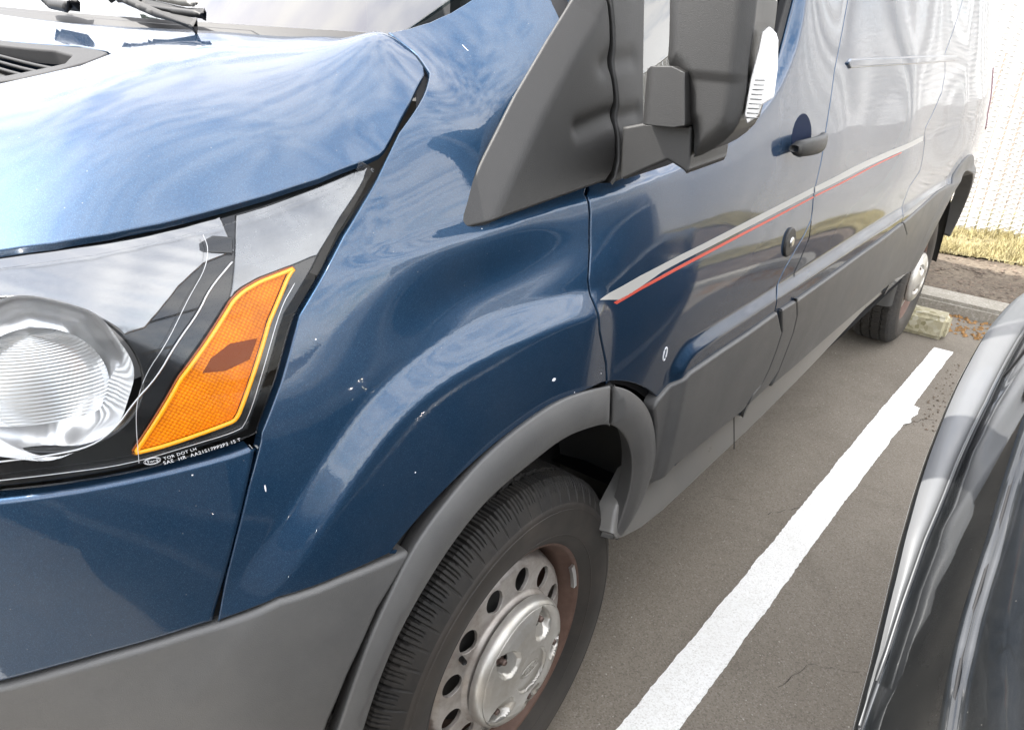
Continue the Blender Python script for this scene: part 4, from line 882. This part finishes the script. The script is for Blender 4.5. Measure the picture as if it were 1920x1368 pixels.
# ------------------------------------------------------------ wheels
def wheel(cx):
    z0=.345
    w=lathe('wheel',[(.0,.80),(.15,.80),(.15,.90),(.05,.905),(0,.905)],M_WELL,van,48)
    # tyre
    V=[];F=[];pitch=64;sub=16;nt_=pitch*sub
    ds_=np.r_[np.linspace(.7925,.945,50)]
    side_out=[(.2165,.950),(.222,.9585),(.232,.966),(.250,.9745),(.268,.9785),(.285,.9795),(.300,.977),(.3045,.9762),(.3075,.9735),(.318,.968),(.326,.963),(.333,.9575),(.3395,.9515)]
    side_in=[(r,.7375+1-d*1+.0) for r,d in side_out]
    prof=[(r,1.7375-d) for r,d in side_out]; prof=[(r,d) for r,d in prof]
    full=prof+[(.3495-.0035*((d-.869)/.076)**2*1.0-(.002 if i in(0,len(ds_)-1) else 0),d) for i,d in enumerate(ds_)]+side_out[::-1]
    rr=np.array([p[0] for p in full]);dd=np.array([p[1] for p in full]);K=len(full)
    th=np.arange(nt_);ph=(th%sub)
    Rm=np.repeat(rr[None],nt_,0)
    tread=(dd>.79)&(dd<.947)
    pidx=(th//sub)
    for gi,gd in enumerate((.825,.869,.913)):
        zig=.0016*np.where((th//(sub//2))%2,1,-1)
        m_=np.abs(dd[None]-(gd+zig[:,None]))<.0036
        Rm=np.where(m_&tread[None],Rm-.0075,Rm)
    # shoulder slots and sipes, on both shoulders
    for sgn in (1,-1):
        sh=(sgn*(dd-.869)>.047)&(rr>.316)
        slot=np.isin((ph+ (sgn>0)*3)%sub,(0,1))
        Rm=np.where(slot[:,None]&sh[None],Rm-np.where(rr>.343,.0075,.004)[None],Rm)
        sip=np.isin((ph+(sgn>0)*3)%sub,(5,8,12))
        sh2=(sgn*(dd-.869)>.050)&(rr>.328)
        Rm=np.where(sip[:,None]&sh2[None],Rm-.0045,Rm)
        mid=(sgn*(dd-.869)<.040)&(sgn*(dd-.869)>.006)&tread
        sip=np.isin((ph+(np.floor((dd[None]-.80)*160).astype(int)%16)[0][:,None].T if False else ph)%sub,(2,10))
        Rm=np.where(sip[:,None]&mid[None],Rm-.004,Rm)
    a=2*math.pi*th/nt_
    X=Rm*np.cos(a)[:,None];Z=z0+Rm*np.sin(a)[:,None]
    Y=-np.repeat(dd[None],nt_,0)
    V=np.stack([X,Y,Z],-1).reshape(-1,3)
    i,q=np.meshgrid(np.arange(nt_),np.arange(K-1),indexing='ij');j=(i+1)%nt_
    Fq=np.stack([i*K+q,j*K+q,j*K+q+1,i*K+q+1],-1).reshape(-1,4)
    me=bpy.data.meshes.new('tyre');me.from_pydata(V.tolist(),[],Fq.tolist());me.materials.append(M_RUBBER);me.materials.append(M_RUBBERW)
    smf=(rr[:-1]<.314)&(rr[1:]<.316);mi=np.tile(smf,nt_)
    me.polygons.foreach_set('use_smooth',mi.tolist());me.polygons.foreach_set('material_index',mi.astype(int).tolist());me.update()
    ty=link('tyre',me,w)
    # raised rings and blocks on the side wall
    for r in(.296,.2445): lathe('sidewall_ring',[(r-.0012,.9772-(.0 if r>.27 else .006)),(r-.0008,.9786-(.0 if r>.27 else .006)),(r+.0008,.9786-(.0 if r>.27 else .006)),(r+.0012,.977-(.0 if r>.27 else .006))],M_RUBBERW,ty,128)
    # rim: lip, barrel
    lathe('rim',[(.2205,.940),(.2235,.949),(.2235,.9555),(.2205,.9575),(.2165,.9555),(.2135,.948),(.211,.940),(.2045,.930),(.2005,.915),(.1985,.895),(.1975,.87),(.1975,.80)],M_RUST,w,128)
    # disc with twelve holes
    def D(r):
        return np.interp(r,[0,.06,.112,.117,.1245,.132,.142,.175,.184,.191,.1975],[.955,.955,.957,.956,.9475,.9445,.943,.939,.932,.915,.895])
    def fD(u,v):
        r=np.hypot(u,v);return np.stack([u,-D(r),z0+v],1)
    hs=[circ(.1515*math.cos(math.radians(15.5+30*k)),.1515*math.sin(math.radians(15.5+30*k)),.0212,28) for k in range(12)]
    lathe('disc_hat',[(.1300,.9445),(.1275,.9452),(.1245,.948),(.1215,.953),(.1190,.9545),(.105,.9545)],M_STEEL,w,128)
    panel('wheel_disc',(fD,-1),circ(0,0,.1965,130),M_STEEL,w,holes=hs+[circ(0,0,.1285,110)],step=.005,gap=0,roll=.0010,depth=.006)
    # cap with five pockets
    pk=[(.116,0),(.104,.017),(.090,.026),(.072,.026),(.058,.017),(.054,0)]
    pk=pk+[(a_,-b_) for a_,b_ in pk[::-1][1:-1]]
    angs=[66,138,210,282,354]
    pks=[]
    for an in angs:
        c_,s_=math.cos(math.radians(an)),math.sin(math.radians(an));pks.append([(a_*c_-b_*s_,a_*s_+b_*c_) for a_,b_ in pk])
    holes=[]
    for an in angs:
        c_,s_=math.cos(math.radians(an)),math.sin(math.radians(an));holes.append([(.091*c_+.0145*math.cos(t)*(1.1)-0*s_,.091*s_+.0145*math.sin(t)) for t in np.linspace(0,2*math.pi,20,endpoint=False)])
    def fC(u,v):
        P=np.c_[u,v];r=np.hypot(u,v)
        d=np.interp(r,[0,.03,.05,.07,.09,.105,.115,.122,.127],[1.003,1.003,1.003,1.0015,.998,.992,.9855,.977,.962])
        for p_,an in zip(pks,angs):
            s_=sdist(P,p_);ca,sa=math.cos(math.radians(an)),math.sin(math.radians(an));rad=u*ca+v*sa
            d=d-np.clip(sstep(0,.006,s_),0,1)*np.interp(rad,[.055,.075,.09,.11],[.004,.015,.024,.024])
        d=d-.0055*sstep(.045,.041,r)+.0006*np.exp(-((r-.0445)/.0012)**2)
        return np.stack([u,-d,z0+v],1)
    cap=panel('hub_cap',(fC,-1),circ(0,0,.1165,130),M_CAP,w,holes=holes,step=.0028,gap=0,roll=.0012,depth=.006)
    lathe('cap_rim',[(.1162,.9842),(.119,.9818),(.1222,.977),(.1240,.972),(.1250,.966),(.1245,.961)],M_CAP,cap,128)
    # embossed oval in the middle of the cap
    for s in (1,.86):
        tube([(.027*s*math.cos(t),-.9985,z0+.0115*s*math.sin(t)) for t in np.linspace(0,2*math.pi,36,endpoint=False)],.0007,M_CAP,'cap_emblem',cap,5,True)
    cu=bpy.data.curves.new('t','FONT');cu.body='Ford';cu.size=.0165;cu.extrude=.0006;cu.align_x='CENTER';cu.align_y='CENTER';cu.shear=.3
    ob=bpy.data.objects.new('t',cu);COL.objects.link(ob);bpy.context.view_layer.update();me=ob.to_mesh()
    V=[(v.co.x*1.15,-.9985-v.co.z,z0+v.co.y) for v in me.vertices];Fx=[list(p.vertices) for p in me.polygons];ob.to_mesh_clear();COL.objects.unlink(ob);bpy.data.objects.remove(ob)
    link('cap_emblem',mkmesh('cap_emblem',V,Fx,M_CAP,False),cap)
    for an in angs:
        nx,nz2=.091*math.cos(math.radians(an)),z0+.091*math.sin(math.radians(an))
        lathe('lug_nut',[(.015,.950),(.0145,.962),(.0125,.963),(.0120,.976),(.0095,.980),(.0060,.981),(.0058,.990),(.0045,.9925),(0,.9925)],M_NUT,w,6 if False else 12,nx,nz2,smooth=False)
    tube([(-.118,-.925,z0+.078),(-.133,-.955,z0+.089)],[.0055,.005],M_BLACK,'valve_stem',w,10)
    # clip-on balance weight at the lip
    V=[];F=[]
    for i in range(9):
        t=math.radians(8+2.2*i)
        for r,d in((.2135,.952),(.2135,.9575),(.204,.9575),(.2035,.950)):V.append((r*math.cos(t),-d,z0+r*math.sin(t)))
    for i in range(8):
        for q in range(4):F.append([i*4+q,(i+1)*4+q,(i+1)*4+(q+1)%4,i*4+(q+1)%4])
    F+=[[0,1,2,3],[32,33,34,35]]
    link('balance_weight',mkmesh('balance_weight',V,F,M_SATIN,False),w)
    return w
w1=wheel(0)
def copy_tree(o,parent=None,dx=0):
    c=o.copy();COL.objects.link(c);c.parent=parent
    for ch in [q for q in bpy.data.objects if q.parent==o]: copy_tree(ch,c)
    return c
w2=copy_tree(w1,van);w2.location=(3.3,0.0,0)
w2['label']='rear wheel';w1['label']='front wheel'
# wheel wells
for cx,a0,a1 in((-.0,-30,192),(3.3,-2,182)):
    V=[];F=[];n=40
    for i in range(n+1):
        a=math.radians(a0+(a1-a0)*i/n)
        for r,y in((.50,-1.0),(.53,-.985),(.535,-.80),(.50,-.66),(.10,-.64)):V.append((cx-.02+r*math.cos(a),(y+.02 if (math.degrees(a)>7 or cx>1) else max(y+.02,-.78)),.345+r*math.sin(a)+.004*math.sin(9*a)))
    for i in range(n):
        for q in range(4):F.append([i*5+q,i*5+q+1,(i+1)*5+q+1,(i+1)*5+q])
    link('wheel_well',mkmesh('wheel_well',V,F,M_WELL),van)
# stone chips in the paint
for k,(x,z,r,rz) in enumerate([(-.0436,.9425,.0042,.0026),(-.473,.940,.0009,.0048),(-.5346,.9728,.0009,.0015),(-.0366,1.3635,.0008,.004),(.009,.905,.001,.001),(-.147,1.165,.0008,.0008),(.092,.9067,.001,.001),(-.395,1.085,.0006,.0006),(-.30,.90,.0007,.0007)]):
    disc_on_side('paint_chip',x,z,r,.0006,M_CHIP,fender if x>-.48 else van,10,rz)
tube(S3([(.3086+.006*math.cos(t),.874+.0125*math.sin(t)) for t in np.linspace(0,2*math.pi,20,endpoint=False)],.0005),.0016,M_CHIP,'paint_chip',door,5,True)
# ------------------------------------------------------------ neighbouring car
car=link('parked_car',None);car['label']='glossy black car parked close beside the van, only its flank in view';car['category']='car'
E_=[(-3.6,-1.56,.62),(-.5,-1.56,.62),(-.15,-1.515,.62),(-.02,-1.505,.74),(.12,-1.478,.83),(.30,-1.466,.865),(.54,-1.457,.88),(.93,-1.456,.885),(1.25,-1.478,.885),(1.45,-1.53,.875),(1.60,-1.66,.86),(1.68,-1.9,.85)]
Ea=np.array(E_)
def El(x): return np.interp(x,Ea[:,0],Ea[:,1]),np.interp(x,Ea[:,0],Ea[:,2])
def smooth_E(x):
    o=np.zeros(2)
    for d,w_ in((-.16,.1),(-.08,.2),(0,.4),(.08,.2),(.16,.1)):o+=w_*np.array(El(x+d))
    return o
def loft(name,sec,x0,x1,nx,m,sub=6):
    V=[];F=[]
    xs=np.linspace(x0,x1,nx)
    for x in xs:
        y,z=smooth_E(x);P=np.array([(y-a,z+b) for a,b in sec(x)])
        V+=[(x,p[0],p[1]) for p in P]
    k=len(P)
    for i in range(nx-1):
        for q in range(k-1):a=i*k+q;F.append([a,a+1,a+k+1,a+k])
    return link(name,mkmesh(name,V,F,m),car)
def bez(*P,n=8):
    P=[np.array(p,float) for p in P];o=[]
    for i in range(n+1):
        t=i/n
        Q=P
        while len(Q)>1:Q=[Q[j]*(1-t)+Q[j+1]*t for j in range(len(Q)-1)]
        o.append(tuple(Q[0]))
    return o
M_CARTRIM=simple('silver_grey_trim',(.13,.134,.138),.45,metal=.2,coat=.2)
def s_low(x): return bez((.10,-.62),(.02,-.45),(.012,-.25),(.0,-.06),n=10)+bez((0,-.06),(-.003,-.02),(.0,-.004),(.004,0),n=5)[1:]
def wstrip(x): return float(np.interp(x,[-.1,.05,.2,.5,.9,1.5,2.2],[.001,.014,.030,.046,.056,.06,.06]))
def s_strip(x):
    w_=wstrip(x);return bez((.004,0),(.01,.008),(w_*.8,.010),(w_,.008),(w_+.003,.002),n=10)
def s_A(x):
    w_=wstrip(x);return bez((w_+.003,.002),(w_+.008,-.004),(w_+.014,.01),n=5)+bez((w_+.014,.01),(w_+.032,.06),(w_+.046,.13),(w_+.056,.19),n=14)[1:]
def s_B(x):
    w_=wstrip(x);return bez((w_+.056,.19),(w_+.057,.2),(w_+.072,.198),n=5)+bez((w_+.072,.198),(w_+.09,.24),(w_+.13,.29),(w_+.2,.31),(w_+.42,.32),n=18)[1:]+[(w_+.8,.335),(w_+1.2,.32),(w_+1.6,.25)]
loft('lower_flank',s_low,-1.6,1.66,90,M_DARKCAR)
loft('flank_trim',s_strip,-.10,1.66,110,M_CARTRIM)
loft('body_side',s_A,-1.6,1.66,120,M_DARKCAR)
loft('shoulder',s_B,-1.6,1.66,120,M_DARKCAR)
def jl(x):
    y,z=smooth_E(x);return [(x+.25*(q[1]),y-q[0]+.0007,z+q[1]+.0007) for q in s_A(x)[4:]]
tube(jl(.62),.0016,M_LINER,'panel_joint',car,4)
def along(off,dz,x0,x1,n=60):
    o=[]
    for x in np.linspace(x0,x1,n):
        y,z=smooth_E(x);o.append((x,y-wstrip(x)-off,z+dz))
    return o
tube(along(.0645,.196,-.9,1.62),.0022,M_LINER,'bonnet_gap',car,5)
tube(along(.004,.0045,-.05,1.62),.0014,M_CARTRIM,'trim_bead',car,6)

def cabin():
    V=[];F=[];xs=[-4.3,-3.9,-2.9,-1.9,-1.15,-.75];zs=[.95,1.35,1.44,1.45,1.40,1.12]
    for x,z in zip(xs,zs):
        for y,zz in((-1.62,.35),(-1.60,.9),(-1.64,1.02),(-1.76,max(z-.06,1.05)),(-1.9,z),(-2.7,z),(-2.85,max(z-.06,1.05)),(-2.98,1.02),(-3.02,.35)): V.append((x,y-.02,zz))
    for i in range(5):
        for q in range(8):a=i*9+q;F.append([a,a+1,a+10,a+9])
    F+=[list(range(9)),list(range(45,54))]
    link('cabin',mkmesh('cabin',V,F,M_DARKCAR,False),car)
cabin()
